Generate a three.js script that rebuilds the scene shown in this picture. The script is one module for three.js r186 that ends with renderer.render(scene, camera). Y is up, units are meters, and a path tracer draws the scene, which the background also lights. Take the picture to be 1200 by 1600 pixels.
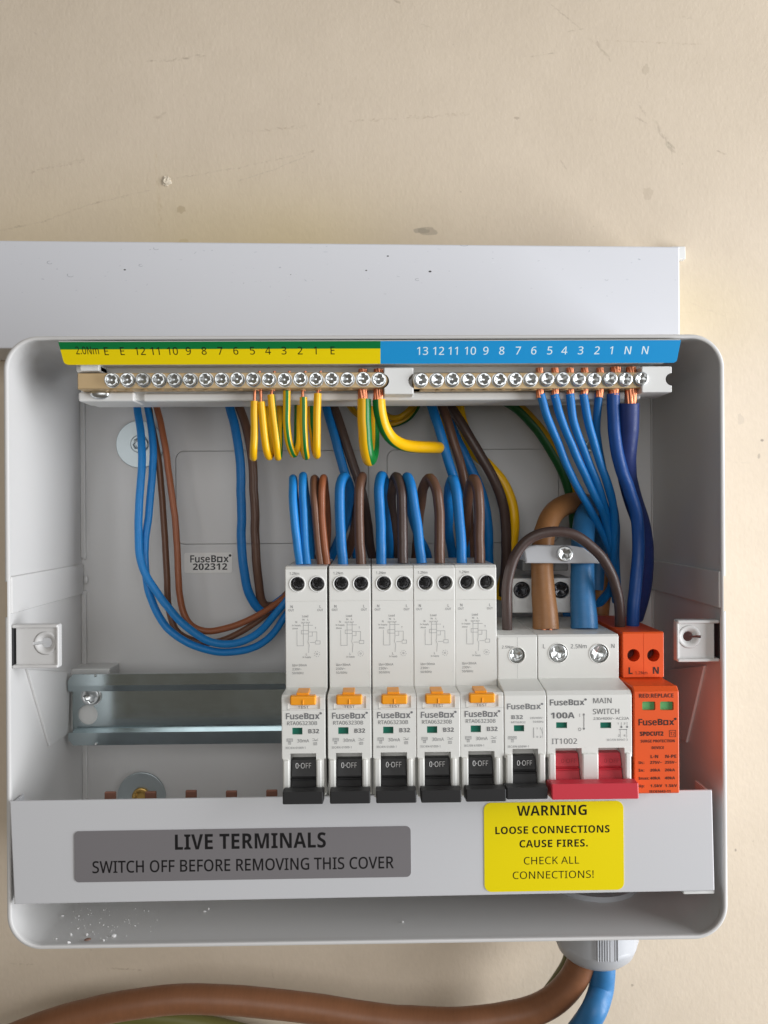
import * as THREE from 'three';
import { RectAreaLightUniformsLib } from 'three/addons/lights/RectAreaLightUniformsLib.js';
import { RoundedBoxGeometry } from 'three/addons/geometries/RoundedBoxGeometry.js';
import { mergeGeometries } from 'three/addons/utils/BufferGeometryUtils.js';
import { Brush, Evaluator, SUBTRACTION } from 'three-bvh-csg';

// ------------------------------------------------------------------ camera, light, exposure
const scene = new THREE.Scene();
const FPX = 1209, CAMZ = 402;                                   // lens in photograph pixels, distance to the wall in mm
const camera = new THREE.PerspectiveCamera(2 * Math.atan(800 / FPX) * 180 / Math.PI, 0.75, 0.01, 20);
camera.position.set(0, 0, CAMZ / 1000);
camera.rotation.set(0, -0.0158, -0.0066, 'YXZ');
camera.updateMatrixWorld(true);

const renderer = new THREE.WebGLRenderer({ antialias: true });
renderer.setSize(768, 1024);
renderer.toneMapping = THREE.LinearToneMapping;
renderer.toneMappingExposure = 1.08;
renderer.shadowMap.enabled = true;

scene.background = new THREE.Color().setRGB(0.118, 0.103, 0.084);
RectAreaLightUniformsLib.init();
function areaLight(name, color, intensity, w, h, pos, target) {
  const l = new THREE.RectAreaLight(color, intensity, w, h);
  l.name = name; l.position.set(...pos); l.lookAt(...target); scene.add(l);
  return l;
}
areaLight('window_daylight', new THREE.Color().setRGB(0.965, 0.985, 1.02), 8.6, 0.62, 1.05, [0.97, -0.09, 0.46], [0, -0.08, 0.37]);
areaLight('room_daylight', new THREE.Color().setRGB(0.985, 0.985, 0.99), 2.0, 0.8, 0.7, [-0.02, 0.22, 1.2], [0, 0, 0]);

// ------------------------------------------------------------------ helpers (all shapes are written in millimetres)
let seed = 7;
const rnd = () => { seed = (seed * 1664525 + 1013904223) >>> 0; return seed / 4294967296; };
const V = (x, y, z) => new THREE.Vector3(x, y, z);
const eye = V(0, 0, CAMZ);
function ray(px, py) { return V((px - 600) / FPX, -(py - 800) / FPX, -1).applyQuaternion(camera.quaternion); }
function at(px, py, z) { const d = ray(px, py), t = (z - CAMZ) / d.z; return V(d.x * t, d.y * t, z); }       // where a sight line meets the plane at depth z
function onX(px, py, x) { const d = ray(px, py), t = x / d.x; return V(x, d.y * t, CAMZ + d.z * t); }
function onY(px, py, y) { const d = ray(px, py), t = y / d.y; return V(d.x * t, y, CAMZ + d.z * t); }

const used = {};
function numbered(n) { const k = used[n] = (used[n] ?? -1) + 1; return k ? n + '_' + String(k).padStart(3, '0') : n; }
const bases = new Map();
function tag(o, label, category, group, kind) {
  if (label) o.userData.label = label;
  if (category) o.userData.category = category;
  if (group) o.userData.group = group;
  if (kind) o.userData.kind = kind;
  return o;
}
function thing(name, label, category, base = V(0, 0, 0), group) {
  const o = new THREE.Group(); o.name = numbered(name); scene.add(o);
  o.position.copy(base).multiplyScalar(0.001); bases.set(o, base.clone());
  return tag(o, label, category, group);
}
const flat = (g) => { g = g.index ? g.toNonIndexed() : g; for (const k of Object.keys(g.attributes)) if (!['position', 'normal', 'uv'].includes(k)) g.deleteAttribute(k); g.clearGroups(); return g; };
function part(name, geos, mat, parent = scene, baseOver) {
  const list = [].concat(geos).map(flat);
  const g = list.length > 1 ? mergeGeometries(list) : list[0].clone();
  let base = baseOver ?? bases.get(parent), m;
  if (parent === scene && !baseOver) { g.computeBoundingBox(); base = g.boundingBox.getCenter(V()); base.y = g.boundingBox.min.y; }
  base = base ?? V(0, 0, 0);
  g.translate(-base.x, -base.y, -base.z); g.scale(0.001, 0.001, 0.001);
  m = new THREE.Mesh(g, mat); m.name = parent === scene ? numbered(name) : name; m.castShadow = m.receiveShadow = true;
  if (parent === scene) m.position.copy(base).multiplyScalar(0.001);
  bases.set(m, base);
  parent.add(m);
  return m;
}
const box = (x0, y0, z0, x1, y1, z1, r = 0) => {
  const w = Math.abs(x1 - x0), h = Math.abs(y1 - y0), d = Math.abs(z1 - z0);
  const g = r ? new RoundedBoxGeometry(w, h, d, 2, Math.min(r, w / 2.01, h / 2.01, d / 2.01)) : new THREE.BoxGeometry(w, h, d);
  return g.translate((x0 + x1) / 2, (y0 + y1) / 2, (z0 + z1) / 2);
};
const cyl = (x, y, z0, z1, r0, r1 = r0, n = 28) => new THREE.CylinderGeometry(r1, r0, z1 - z0, n).rotateX(Math.PI / 2).translate(x, y, (z0 + z1) / 2);   // along z
function rrect(x0, y0, x1, y1, r, into = new THREE.Shape()) {
  into.moveTo(x0 + r, y0); into.lineTo(x1 - r, y0); into.absarc(x1 - r, y0 + r, r, -Math.PI / 2, 0, false);
  into.lineTo(x1, y1 - r); into.absarc(x1 - r, y1 - r, r, 0, Math.PI / 2, false);
  into.lineTo(x0 + r, y1); into.absarc(x0 + r, y1 - r, r, Math.PI / 2, Math.PI, false);
  into.lineTo(x0, y0 + r); into.absarc(x0 + r, y0 + r, r, Math.PI, Math.PI * 1.5, false);
  return into;
}
const rhole = (...a) => rrect(...a, new THREE.Path());
const poly = (pts) => new THREE.Shape(pts.map((p) => new THREE.Vector2(p[0], p[1])));
function extrude(shape, z0, z1, bevel = 0, curve = 10) {           // outline in x,y pushed from z0 to z1, bevel inside the outline
  const o = { depth: z1 - z0 - 2 * bevel, bevelEnabled: bevel > 0, bevelSize: bevel, bevelThickness: bevel, bevelOffset: -bevel, bevelSegments: 2, curveSegments: curve };
  return new THREE.ExtrudeGeometry(shape, o).translate(0, 0, z0 + bevel);
}
const profileX = (pts, x0, x1, bevel = 0) => extrude(poly(pts), -x1, -x0, bevel).rotateY(-Math.PI / 2);   // outline in z,y pushed along x
const ev = new Evaluator(); ev.attributes = ['position', 'normal', 'uv']; ev.useGroups = false;
function cut(geo, tools) {
  let a = new Brush(flat(geo)); a.updateMatrixWorld();
  for (const t of tools) { const b = new Brush(flat(t)); b.updateMatrixWorld(); a = ev.evaluate(a, b, SUBTRACTION); }
  return a.geometry;
}

// ------------------------------------------------------------------ textures and materials
const lerp = THREE.MathUtils.lerp;
const hash = (x, y) => { let h = Math.imul(x, 374761393) + Math.imul(y, 668265263) | 0; h = Math.imul(h ^ (h >>> 13), 1274126177); return ((h ^ (h >>> 16)) >>> 0) / 4294967296; };
function vnoise(x, y, per) {
  const ix = Math.floor(x), iy = Math.floor(y), fx = x - ix, fy = y - iy, sx = fx * fx * (3 - 2 * fx), sy = fy * fy * (3 - 2 * fy), w = (v) => ((v % per) + per) % per;
  return lerp(lerp(hash(w(ix), w(iy)), hash(w(ix + 1), w(iy)), sx), lerp(hash(w(ix), w(iy + 1)), hash(w(ix + 1), w(iy + 1)), sx), sy);
}
function dataTex(w, h, f, srgb = false) {
  const d = new Uint8Array(w * h * 4);
  for (let y = 0; y < h; y++) for (let x = 0; x < w; x++) { const v = f(x / w, y / h); for (let c = 0; c < 3; c++) d[(y * w + x) * 4 + c] = Math.max(0, Math.min(255, 255 * (v.length ? v[c] : v))); d[(y * w + x) * 4 + 3] = 255; }
  const t = new THREE.DataTexture(d, w, h); t.wrapS = t.wrapT = THREE.RepeatWrapping; t.magFilter = t.minFilter = THREE.LinearFilter; if (srgb) t.colorSpace = THREE.SRGBColorSpace; t.needsUpdate = true;
  return t;
}
const grainTex = dataTex(512, 512, (u, v) => 0.5 * vnoise(u * 128, v * 128, 128) + 0.3 * vnoise(u * 48, v * 48, 48) + 0.2 * vnoise(u * 256, v * 256, 256));
const blotchTex = dataTex(256, 256, (u, v) => { const n = 0.55 * vnoise(u * 6, v * 6, 6) + 0.3 * vnoise(u * 17, v * 17, 17) + 0.15 * vnoise(u * 60, v * 60, 60); return 0.55 + 0.45 * n; });
function rep(t, s) { const c = t.clone(); c.repeat.set(s, s); c.needsUpdate = true; return c; }
const std = (r, g, b, rough = 0.5, metal = 0, extra = {}) => new THREE.MeshStandardMaterial({ color: new THREE.Color().setRGB(r, g, b), roughness: rough, metalness: metal, ...extra });
const M = {
  steelPaint: std(0.665, 0.66, 0.65, 0.42, 0, { bumpMap: rep(grainTex, 0.02), bumpScale: 0.00001 }),
  coverPaint: std(0.615, 0.622, 0.64, 0.46, 0, { bumpMap: rep(grainTex, 0.02), bumpScale: 0.00001 }),
  pvc: std(0.78, 0.785, 0.77, 0.4),
  module: std(0.79, 0.79, 0.755, 0.48, 0, { roughnessMap: rep(blotchTex, 0.03) }),
  moduleShade: std(0.62, 0.62, 0.6, 0.5),
  black: std(0.017, 0.017, 0.018, 0.5),
  darkHole: std(0.03, 0.03, 0.032, 0.6),
  darkSteel: std(0.07, 0.07, 0.075, 0.22, 0.7),
  red: std(0.58, 0.03, 0.05, 0.42),
  orange: std(0.95, 0.36, 0.008, 0.38),
  spd: std(0.80, 0.098, 0.014, 0.42),
  spdHole: std(0.09, 0.01, 0.012, 0.6),
  greenFlag: std(0.004, 0.13, 0.085, 0.35),
  greenLamp: std(0.12, 0.42, 0.16, 0.3),
  zinc: std(0.66, 0.685, 0.69, 0.29, 1),
  rail: std(0.50, 0.58, 0.60, 0.2, 1, { roughnessMap: rep(blotchTex, 0.02) }),
  washer: std(0.50, 0.56, 0.58, 0.42, 1),
  brass: std(0.62, 0.46, 0.26, 0.5, 0.6),
  screwBrass: std(0.62, 0.40, 0.13, 0.35, 1),
  copper: std(0.78, 0.30, 0.16, 0.34, 0.9),
  busCopper: std(0.42, 0.20, 0.14, 0.5, 0.55),
  tooth: std(0.75, 0.74, 0.72, 0.5),
  blue: std(0.003, 0.19, 0.55, 0.44),
  blueLight: std(0.01, 0.25, 0.68, 0.42),
  navy: std(0.006, 0.075, 0.32, 0.42),
  purple: std(0.016, 0.038, 0.18, 0.5),
  brown: std(0.135, 0.066, 0.04, 0.36),
  brownDark: std(0.075, 0.045, 0.036, 0.36),
  brownMid: std(0.19, 0.085, 0.045, 0.36),
  rust: std(0.36, 0.115, 0.045, 0.38),
  arch: std(0.066, 0.04, 0.034, 0.4),
  tailBrown: std(0.34, 0.155, 0.055, 0.42, 0, { roughnessMap: rep(blotchTex, 0.4) }),
  tailBrownOut: std(0.24, 0.10, 0.045, 0.42, 0, { roughnessMap: rep(blotchTex, 0.4) }),
  tailBlue: std(0.035, 0.2, 0.46, 0.42),
  gland: std(0.47, 0.485, 0.51, 0.45),
  ink: null,
};
const scuffTex = dataTex(256, 128, (u, v) => { const n = vnoise(u * 9, v * 4, 9999) * 0.5 + vnoise(u * 40, v * 14, 9999) * 0.5; return 0.86 + 0.14 * n - (vnoise(u * 70 + 3, v * 9, 9999) > 0.93 ? 0.1 : 0); });
const scuffRough = dataTex(256, 128, (u, v) => 0.62 + 0.38 * (vnoise(u * 13 + 5, v * 6, 9999) * 0.6 + vnoise(u * 60, v * 16, 9999) * 0.4));
for (const n of ['blue', 'blueLight', 'navy', 'purple', 'brown', 'brownDark', 'brownMid', 'rust', 'arch', 'tailBrown', 'tailBrownOut', 'tailBlue']) { M[n].map = scuffTex; M[n].roughnessMap = scuffRough; M[n].roughness = Math.min(0.62, M[n].roughness * 1.3); M[n].needsUpdate = true; }
const stripe = (bands) => dataTex(4, 256, (u, v) => (bands.some(([a, b]) => v >= a && v < b) ? [0.02, 0.44, 0.17] : [0.95, 0.73, 0.0]), true);
M.earthBig = std(1, 1, 1, 0.36, 0, { map: stripe([[0.0, 0.34]]) });
M.earthSmall = std(1, 1, 1, 0.36, 0, { map: stripe([[0.0, 0.13], [0.5, 0.66]]) });
M.earthThin = std(1, 1, 1, 0.36, 0, { map: stripe([[0.0, 0.2]]) });
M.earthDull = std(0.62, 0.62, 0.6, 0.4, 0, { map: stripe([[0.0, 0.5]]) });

// flat print: a thin rectangle at depth z drawn in the photograph's own pixel units
function canvasTex(w, h, draw, flatColor) {
  const c = document.createElement('canvas'); c.width = w; c.height = h;
  const x = c.getContext('2d');
  if (flatColor) { x.fillStyle = flatColor; x.fillRect(0, 0, w, h); }
  draw(x, w, h);
  const t = new THREE.CanvasTexture(c); t.colorSpace = THREE.SRGBColorSpace; t.magFilter = THREE.LinearFilter; t.anisotropy = 8;
  return t;
}
function printed(name, rect, z, k, draw, parent, opt = {}) {
  const [x0, y0, x1, y1] = rect, xm = (x0 + x1) / 2, ym = (y0 + y1) / 2;
  const X0 = at(x0, ym, z).x, X1 = at(x1, ym, z).x, Y0 = at(xm, y0, z).y, Y1 = at(xm, y1, z).y;
  const t = canvasTex(Math.ceil((x1 - x0) * k), Math.ceil((y1 - y0) * k), (c) => { c.scale(k, k); c.translate(-x0, -y0); draw(c); }, opt.fill);
  const m = new THREE.MeshStandardMaterial({ map: t, roughness: opt.rough ?? 0.5, metalness: opt.metal ?? 0, transparent: !opt.fill });
  let g;
  if (opt.round) {
    g = extrude(rrect(X0, Y1, X1, Y0, opt.round), z - (opt.thick ?? 0.2), z, 0, 6);
    const p = g.attributes.position, uv = g.attributes.uv;
    for (let i = 0; i < p.count; i++) uv.setXY(i, (p.getX(i) - X0) / (X1 - X0), (p.getY(i) - Y1) / (Y0 - Y1));
  } else g = new THREE.PlaneGeometry(X1 - X0, Y0 - Y1).translate((X0 + X1) / 2, (Y0 + Y1) / 2, z);
  return part(name, g, m, parent);
}
function T(c, s, x, y, size, o = {}) {                              // text, baseline centre on y; o.w stretches it to a width
  c.save(); c.font = (o.bold ? 'bold ' : '') + size + 'px sans-serif'; c.fillStyle = o.color ?? '#77787a'; c.textBaseline = 'middle'; c.textAlign = 'left';
  const w = c.measureText(s).width, sx = o.w ? o.w / w : 1, full = w * sx;
  c.translate(x - (o.align === 'left' ? 0 : o.align === 'right' ? full : full / 2), y); if (o.turn) c.rotate(o.turn); c.scale(sx, 1); c.fillText(s, 0, 0);
  if (o.heavy) { c.lineWidth = o.heavy; c.strokeStyle = c.fillStyle; c.strokeText(s, 0, 0); }
  c.restore();
}
function logo(c, x, y, w, size, color, heavy = 0) {                 // the maker's word mark with its square o
  c.save(); c.translate(x, y); c.fillStyle = c.strokeStyle = color; c.textBaseline = 'middle'; c.font = size + 'px sans-serif'; const f = c.measureText('Fuse').width; c.font = 'bold ' + size + 'px sans-serif';
  const a = f + c.measureText('B').width, b = c.measureText('x').width, sq = size * 0.5, total = a + sq * 1.3 + b, s = w / (total + size * 0.28);
  c.scale(s, 1); c.font = size + 'px sans-serif'; c.lineWidth = size * 0.035; c.fillText('Fuse', 0, 0); c.strokeText('Fuse', 0, 0); c.font = 'bold ' + size + 'px sans-serif'; c.fillText('B', f, 0);
  c.lineWidth = size * 0.13; c.strokeRect(a + sq * 0.18, -size * 0.14, sq * 0.82, size * 0.46);
  c.fillText('x', a + sq * 1.3, 0);
  c.lineWidth = size * 0.05; c.beginPath(); c.arc(total + size * 0.12, -size * 0.32, size * 0.11, 0, 7); c.stroke(); c.fill();
  c.restore();
}
const line = (c, pts, w = 0.5, col = '#8a8b8c') => { c.strokeStyle = col; c.lineWidth = w; c.beginPath(); pts.forEach(([x, y], i) => (i ? c.lineTo(x, y) : c.moveTo(x, y))); c.stroke(); };

// round things along a path
function tube(pts, r, o = {}) {
  const curve = new THREE.CatmullRomCurve3(pts, false, 'centripetal'), L = curve.getLength(), N = o.n ?? Math.max(8, Math.ceil(L / 1.6)), R = o.sides ?? 16;
  const P = [], T3 = [], k0 = pts[0].x * 0.37 + pts[0].y * 0.11 + pts.length, wob = o.wob ?? 0;
  for (let i = 0; i <= N; i++) { const p = curve.getPointAt(i / N), q = L * i / N, fade = wob * Math.min(1, i / 4, (N - i) / 4); p.x += fade * (vnoise(q / 11 + k0, 3.5, 9999) + 0.5 * vnoise(q / 5 + k0, 8.5, 9999) - 0.75); p.y += fade * 0.6 * (vnoise(q / 9 + k0, 5.5, 9999) - 0.5); p.z += fade * (vnoise(q / 12 + k0, 7.5, 9999) - 0.5); P.push(p); T3.push(curve.getTangentAt(i / N)); }
  for (let i = 1; i < N; i++) T3[i] = P[i + 1].clone().sub(P[i - 1]).normalize();
  let n = (o.ref ?? V(0, 0, 1)).clone(); n.addScaledVector(T3[0], -n.dot(T3[0])); if (n.length() < 0.1) n = V(1, 0, 0).addScaledVector(T3[0], -T3[0].x); n.normalize();
  const pos = [], nor = [], uv = [], idx = []; let len = 0;
  for (let i = 0; i <= N; i++) {
    if (i) { n.addScaledVector(T3[i], -n.dot(T3[i])).normalize(); len += P[i].distanceTo(P[i - 1]); }
    const b = V().crossVectors(T3[i], n), rad = typeof r === 'function' ? r(i / N) : r;
    for (let j = 0; j <= R; j++) {
      const a = (j / R) * Math.PI * 2, d = n.clone().multiplyScalar(Math.cos(a)).addScaledVector(b, Math.sin(a));
      pos.push(...P[i].clone().addScaledVector(d, rad).toArray()); nor.push(...d.toArray()); uv.push(len / 20, j / R + (o.v ?? 0) + (o.twist ?? 0) * i / N);
    }
  }
  for (let i = 0; i < N; i++) for (let j = 0; j < R; j++) { const a = i * (R + 1) + j, c = a + R + 1; idx.push(a, a + 1, c, a + 1, c + 1, c); }
  for (const [i, s] of [[0, -1], [N, 1]]) {                          // flat ends
    const c = pos.length / 3; pos.push(...P[i].toArray()); nor.push(...T3[i].clone().multiplyScalar(s).toArray()); uv.push(0, 0.5 + (o.v ?? 0));
    for (let j = 0; j <= R; j++) { const k = (i * (R + 1) + j) * 3; pos.push(pos[k], pos[k + 1], pos[k + 2]); nor.push(...T3[i].clone().multiplyScalar(s).toArray()); uv.push(0, 0.5 + (o.v ?? 0)); }
    for (let j = 0; j < R; j++) s > 0 ? idx.push(c, c + 1 + j, c + 2 + j) : idx.push(c, c + 2 + j, c + 1 + j);
  }
  const g = new THREE.BufferGeometry(); g.setAttribute('position', new THREE.Float32BufferAttribute(pos, 3)); g.setAttribute('normal', new THREE.Float32BufferAttribute(nor, 3)); g.setAttribute('uv', new THREE.Float32BufferAttribute(uv, 2)); g.setIndex(idx);
  return g;
}
const path = (list) => list.map(([x, y, z]) => at(x, y, z));

// a cross-head screw facing +z: head and recess
function screwHead(x, y, z, r, h = 1.3, turn = 0, arm = 0.62) {
  const s = new THREE.Shape(); s.absarc(0, 0, r, 0, Math.PI * 2, false);
  const hole = new THREE.Path(), a = r * arm, w = r * 0.19, k = r * 0.31;
  const pts = []; for (let q = 0; q < 4; q++) { const t = q * Math.PI / 2; for (const [u, v] of [[a, -w], [a, w], [k, k]]) pts.push([u * Math.cos(t) - v * Math.sin(t), u * Math.sin(t) + v * Math.cos(t)]); }
  hole.setFromPoints(pts.map((p) => new THREE.Vector2(...p)).reverse()); s.holes.push(hole);
  const head = extrude(s, 0, h, r * 0.13, 14);
  const floor = new THREE.ConeGeometry(a, h * 0.5, 16, 1, true).rotateX(-Math.PI / 2).translate(0, 0, h * 0.35);
  return [head, floor].map((g) => g.rotateZ(turn).translate(x, y, z));
}

// ------------------------------------------------------------------ the wall
{
  const S = 620, px = 2048;
  // u,v of the texture cover S millimetres, centred on the picture's middle
  const tex = canvasTex(px, px, (c) => {
    const im = c.createImageData(px, px);
    for (let y = 0; y < px; y++) for (let x = 0; x < px; x++) {
      const u = x / px, v = y / px;
      const n = (vnoise(u * 7, v * 7, 7) - 0.5) * 0.03 + (vnoise(u * 40, v * 40, 40) - 0.5) * 0.015 + (vnoise(u * 300, v * 300, 300) - 0.5) * 0.012;
      const yel = Math.exp(-(((u - 0.36) / 0.17) ** 2 + ((v - 0.285) / 0.06) ** 2)) * (0.5 + 0.7 * vnoise(u * 11, v * 11, 11)) + 0.7 * Math.exp(-(((u - 0.72) / 0.1) ** 2 + ((v - 0.335) / 0.04) ** 2));
      const i = (y * px + x) * 4;
      im.data[i] = 255 * (0.905 + n - 0.006 * yel); im.data[i + 1] = 255 * (0.85 + n - 0.016 * yel); im.data[i + 2] = 255 * (0.765 + n - 0.085 * yel); im.data[i + 3] = 255;
    }
    c.putImageData(im, 0, 0);
    const k = px / S * 402 / FPX;                                    // photograph pixels to texture pixels on the wall plane
    c.translate(px / 2, px / 2); c.scale(k, k); c.translate(-588, -800);
    const smear = (pts, w, col, jit = 1.5) => {                      // broken scuff marks
      for (let i = 1; i < pts.length; i++) { const [ax, ay] = pts[i - 1], [bx, by] = pts[i], L = Math.hypot(bx - ax, by - ay), n = Math.ceil(L / 2);
        for (let q = 0; q < n; q++) { if (rnd() < 0.35) continue; const t = q / n; c.globalAlpha = 0.05 + 0.22 * rnd() * rnd(); c.fillStyle = col; c.beginPath(); c.ellipse(lerp(ax, bx, t) + (rnd() - 0.5) * jit, lerp(ay, by, t) + (rnd() - 0.5) * jit, 1.5 + 1.6 * rnd() * w, 0.4 + rnd() * w * 0.5, Math.atan2(by - ay, bx - ax) + (rnd() - 0.5), 0, 7); c.fill(); } }
      c.globalAlpha = 1;
    };
    const G = '#a3927a', D = '#8d8070', W = '#e9dcc4';
    smear([[0, 361], [70, 347], [150, 318], [240, 297]], 2, G); smear([[270, 280], [380, 262], [495, 236]], 1.2, G, 2); smear([[372, 284], [430, 266], [492, 240]], 1, D);
    smear([[395, 205], [480, 198]], 2.5, G, 4); smear([[55, 268], [140, 250]], 2, G, 5); smear([[248, 235], [252, 300], [256, 366]], 3, '#c9b48c', 5);
    smear([[235, 95], [270, 96], [325, 86]], 2.4, D, 4); smear([[860, 0], [915, 45]], 1.4, D); smear([[930, 58], [962, 95]], 3.4, D, 5); smear([[895, 48], [918, 44]], 1.5, D); smear([[832, 88], [872, 82]], 1.2, D);
    smear([[1002, 155], [1016, 182]], 2.2, D, 3); smear([[1028, 188], [1058, 236]], 4.5, '#938978', 7); smear([[950, 62], [1110, 68]], 1, G); smear([[1002, 184], [1018, 192]], 2, D);
    smear([[1130, 236], [1146, 242]], 1.5, D); smear([[550, 190], [660, 182], [740, 178]], 1.8, G, 5); smear([[1070, 24], [1090, 28]], 2.5, D, 3); smear([[882, 252], [888, 264]], 1.3, D); smear([[665, 38], [680, 43]], 1.5, D);
    smear([[245, 186], [266, 178]], 3, '#b5a68f', 4); smear([[622, 0], [634, 5]], 3, D, 3); smear([[764, 328], [762, 366]], 1.0, '#b9ab8c', 1); smear([[60, 50], [68, 58]], 1, D); smear([[1075, 471], [1120, 488], [1140, 496]], 1.0, '#b4a894');
    smear([[15, 1497], [55, 1498]], 1.2, '#8b7964'); smear([[165, 1506], [222, 1510]], 1.4, '#866f58', 1); smear([[418, 1505], [424, 1528]], 1.2, '#a08e79'); smear([[1150, 725], [1180, 727]], 0.7, '#b7aa95'); smear([[655, 1530], [675, 1540]], 1, '#b8a893');
    const blob = (x, y, rx, ry, col, a = 1) => { c.globalAlpha = a * 0.62; c.fillStyle = col; c.beginPath(); for (let i = 0; i < 16; i++) { const t = i / 16 * 6.283, q = 0.75 + 0.5 * rnd(); c.lineTo(x + rx * q * Math.cos(t), y + ry * q * Math.sin(t)); } c.closePath(); c.fill(); c.globalAlpha = 1; };
    blob(671, 362, 18, 6, '#b0a692', 0.9); blob(662, 361, 12, 4, '#a2998a', 0.8); blob(1018, 302, 8, 10, '#c6b9a4', 0.6); blob(287, 327, 7, 6, '#b9a884', 0.7); blob(1016, 108, 6, 8, '#c0b29c', 0.5); blob(291, 378, 9, 5, '#d9c79c', 0.9); blob(812, 184, 4, 2, D, 0.5);
    blob(1162, 657, 5, 9, '#b4aa9c', 0.35); blob(1196, 691, 2.5, 2, '#6d6459', 0.8); blob(1191, 716, 2, 4, '#8a8074', 0.6); blob(1150, 1336, 1.6, 2.2, '#7d7468', 0.8); blob(985, 1546, 2, 2, '#8d8372', 0.7);
    for (let i = 0; i < 200; i++) { c.globalAlpha = 0.05 + 0.2 * rnd(); c.fillStyle = rnd() < 0.5 ? D : W; c.beginPath(); c.ellipse(rnd() * 1400 - 100, rnd() * 1700 - 50, 0.6 + 2.2 * rnd() * rnd(), 0.5 + 0.8 * rnd(), rnd() * 3, 0, 7); c.fill(); }
  });
  tex.wrapS = tex.wrapT = THREE.MirroredRepeatWrapping;
  const bt = dataTex(1024, 1024, (u, v) => {
    const w = 0.25 * (vnoise(u * 5, v * 5, 5) - 0.5);
    return 0.4 * vnoise((u + 0.02 * w) * 170, v * 95, 5000) + 0.25 * vnoise(u * 330, v * 200, 5000) + 0.35 * vnoise(u * 36, v * 26, 5000);
  });
  bt.repeat.set(3, 3);
  const mat = std(0.88, 0.865, 0.86, 0.62, 0, { map: tex, bumpMap: bt, bumpScale: 0.00008 });
  const g = new THREE.BoxGeometry(1900, 1900, 40).translate(0, 0, -20), p = g.attributes.position, uv = g.attributes.uv;
  const o = at(588, 800, 0);
  for (let i = 0; i < p.count; i++) uv.setXY(i, 0.5 + (p.getX(i) - o.x) / S, 0.5 + (p.getY(i) - o.y) / S);
  const w = part('wall', g, mat, scene, V(0, 0, 0));
  tag(w, 'cream painted plaster wall with scuffs and chips behind the consumer unit', 'wall', null, 'structure');
  // a filled screw hole whose plaster stands proud
  const c = at(260, 283, 0), d = new THREE.IcosahedronGeometry(2.6, 3), q = d.attributes.position;
  for (let i = 0; i < q.count; i++) { const x = q.getX(i), y = q.getY(i), z = q.getZ(i), k = 0.75 + 0.5 * vnoise(x * 1.3 + 9, y * 1.3 + z + 9, 999); q.setXYZ(i, x * k, y * k, z * 0.28 * k); }
  d.computeVertexNormals(); d.translate(c.x, c.y, 0.1);
  const crumb = new THREE.TorusGeometry(1.5, 0.4, 8, 16, 2.6).rotateZ(1.9).translate(c.x + 0.3, c.y - 0.2, 0.6);
  part('plaster_plug', [d, crumb], std(0.74, 0.66, 0.53, 0.8), w);
}

// ------------------------------------------------------------------ cable trunking above the box
{
  const z = 32, a = at(-40, 375, z), b = at(1062, 385, z), c = at(1062, 541, z), d = at(-40, 541, z);
  const t = thing('cable_trunking', 'white plastic cable trunking with a speckled lid along the wall above the box', 'trunking', V(0, c.y, 0));
  const x0 = a.x - 260, sl = (b.y - a.y) / (b.x - a.x), y0 = a.y - sl * 260, yb = c.y;
  const tex = canvasTex(2048, 512, (g) => {
    g.fillStyle = '#ecedef'; g.fillRect(0, 0, 2048, 512); const k = 2048 / 1102; g.scale(k, k * 0.94); g.translate(40, -375);
    for (let i = 0; i < 170; i++) { g.globalAlpha = 0.08 + 0.3 * rnd() * rnd(); g.fillStyle = rnd() < 0.6 ? '#8d929c' : '#ffffff'; g.beginPath(); g.ellipse(rnd() * 1100 - 40, 378 + rnd() * 160, 0.6 + 4 * rnd() * rnd(), 0.5 + 2 * rnd() * rnd(), rnd() * 3, 0, 7); g.fill(); }
    g.globalAlpha = 1; g.fillStyle = '#2a2a2d'; for (const [x, y, r] of [[192, 456, 1.7], [568, 459, 1.4], [170, 378, 1.5], [450, 470, 0.7], [330, 379, 0.8], [668, 462, 2.2], [602, 420, 1.6]]) { g.beginPath(); g.arc(x, y, r, 0, 7); g.fill(); }
    g.globalAlpha = 0.45; g.strokeStyle = '#7d7f88'; g.lineWidth = 1; for (const [x, y, r] of [[76, 436, 4], [722, 386, 7], [108, 470, 5], [648, 484, 3], [946, 484, 3], [241, 398, 4], [217, 444, 3]]) { g.beginPath(); g.arc(x, y, r, 0.5, 2.5 + 3 * rnd()); g.stroke(); }
  });
  const lid = extrude(poly([[x0, yb], [b.x, yb], [b.x, b.y], [x0, y0]]), 3, z, 0.7), p = lid.attributes.position, uv = lid.attributes.uv;
  for (let i = 0; i < p.count; i++) uv.setXY(i, (p.getX(i) - a.x) / (b.x - a.x), (p.getY(i) - yb) / (a.y - yb));
  part('lid', lid, new THREE.MeshStandardMaterial({ map: tex, roughness: 0.38, color: new THREE.Color().setRGB(0.89, 0.90, 0.935) }), t);
  const e = at(1061, 385, 4), f = at(1070, 405, 4);
  part('base_channel', [box(x0, yb + 1, 0.2, e.x - 2, b.y - 2, 3), box(e.x - 4, f.y, 0.2, f.x + 0.4, e.y, 4.2, 0.4)], M.pvc, t);
}

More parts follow.
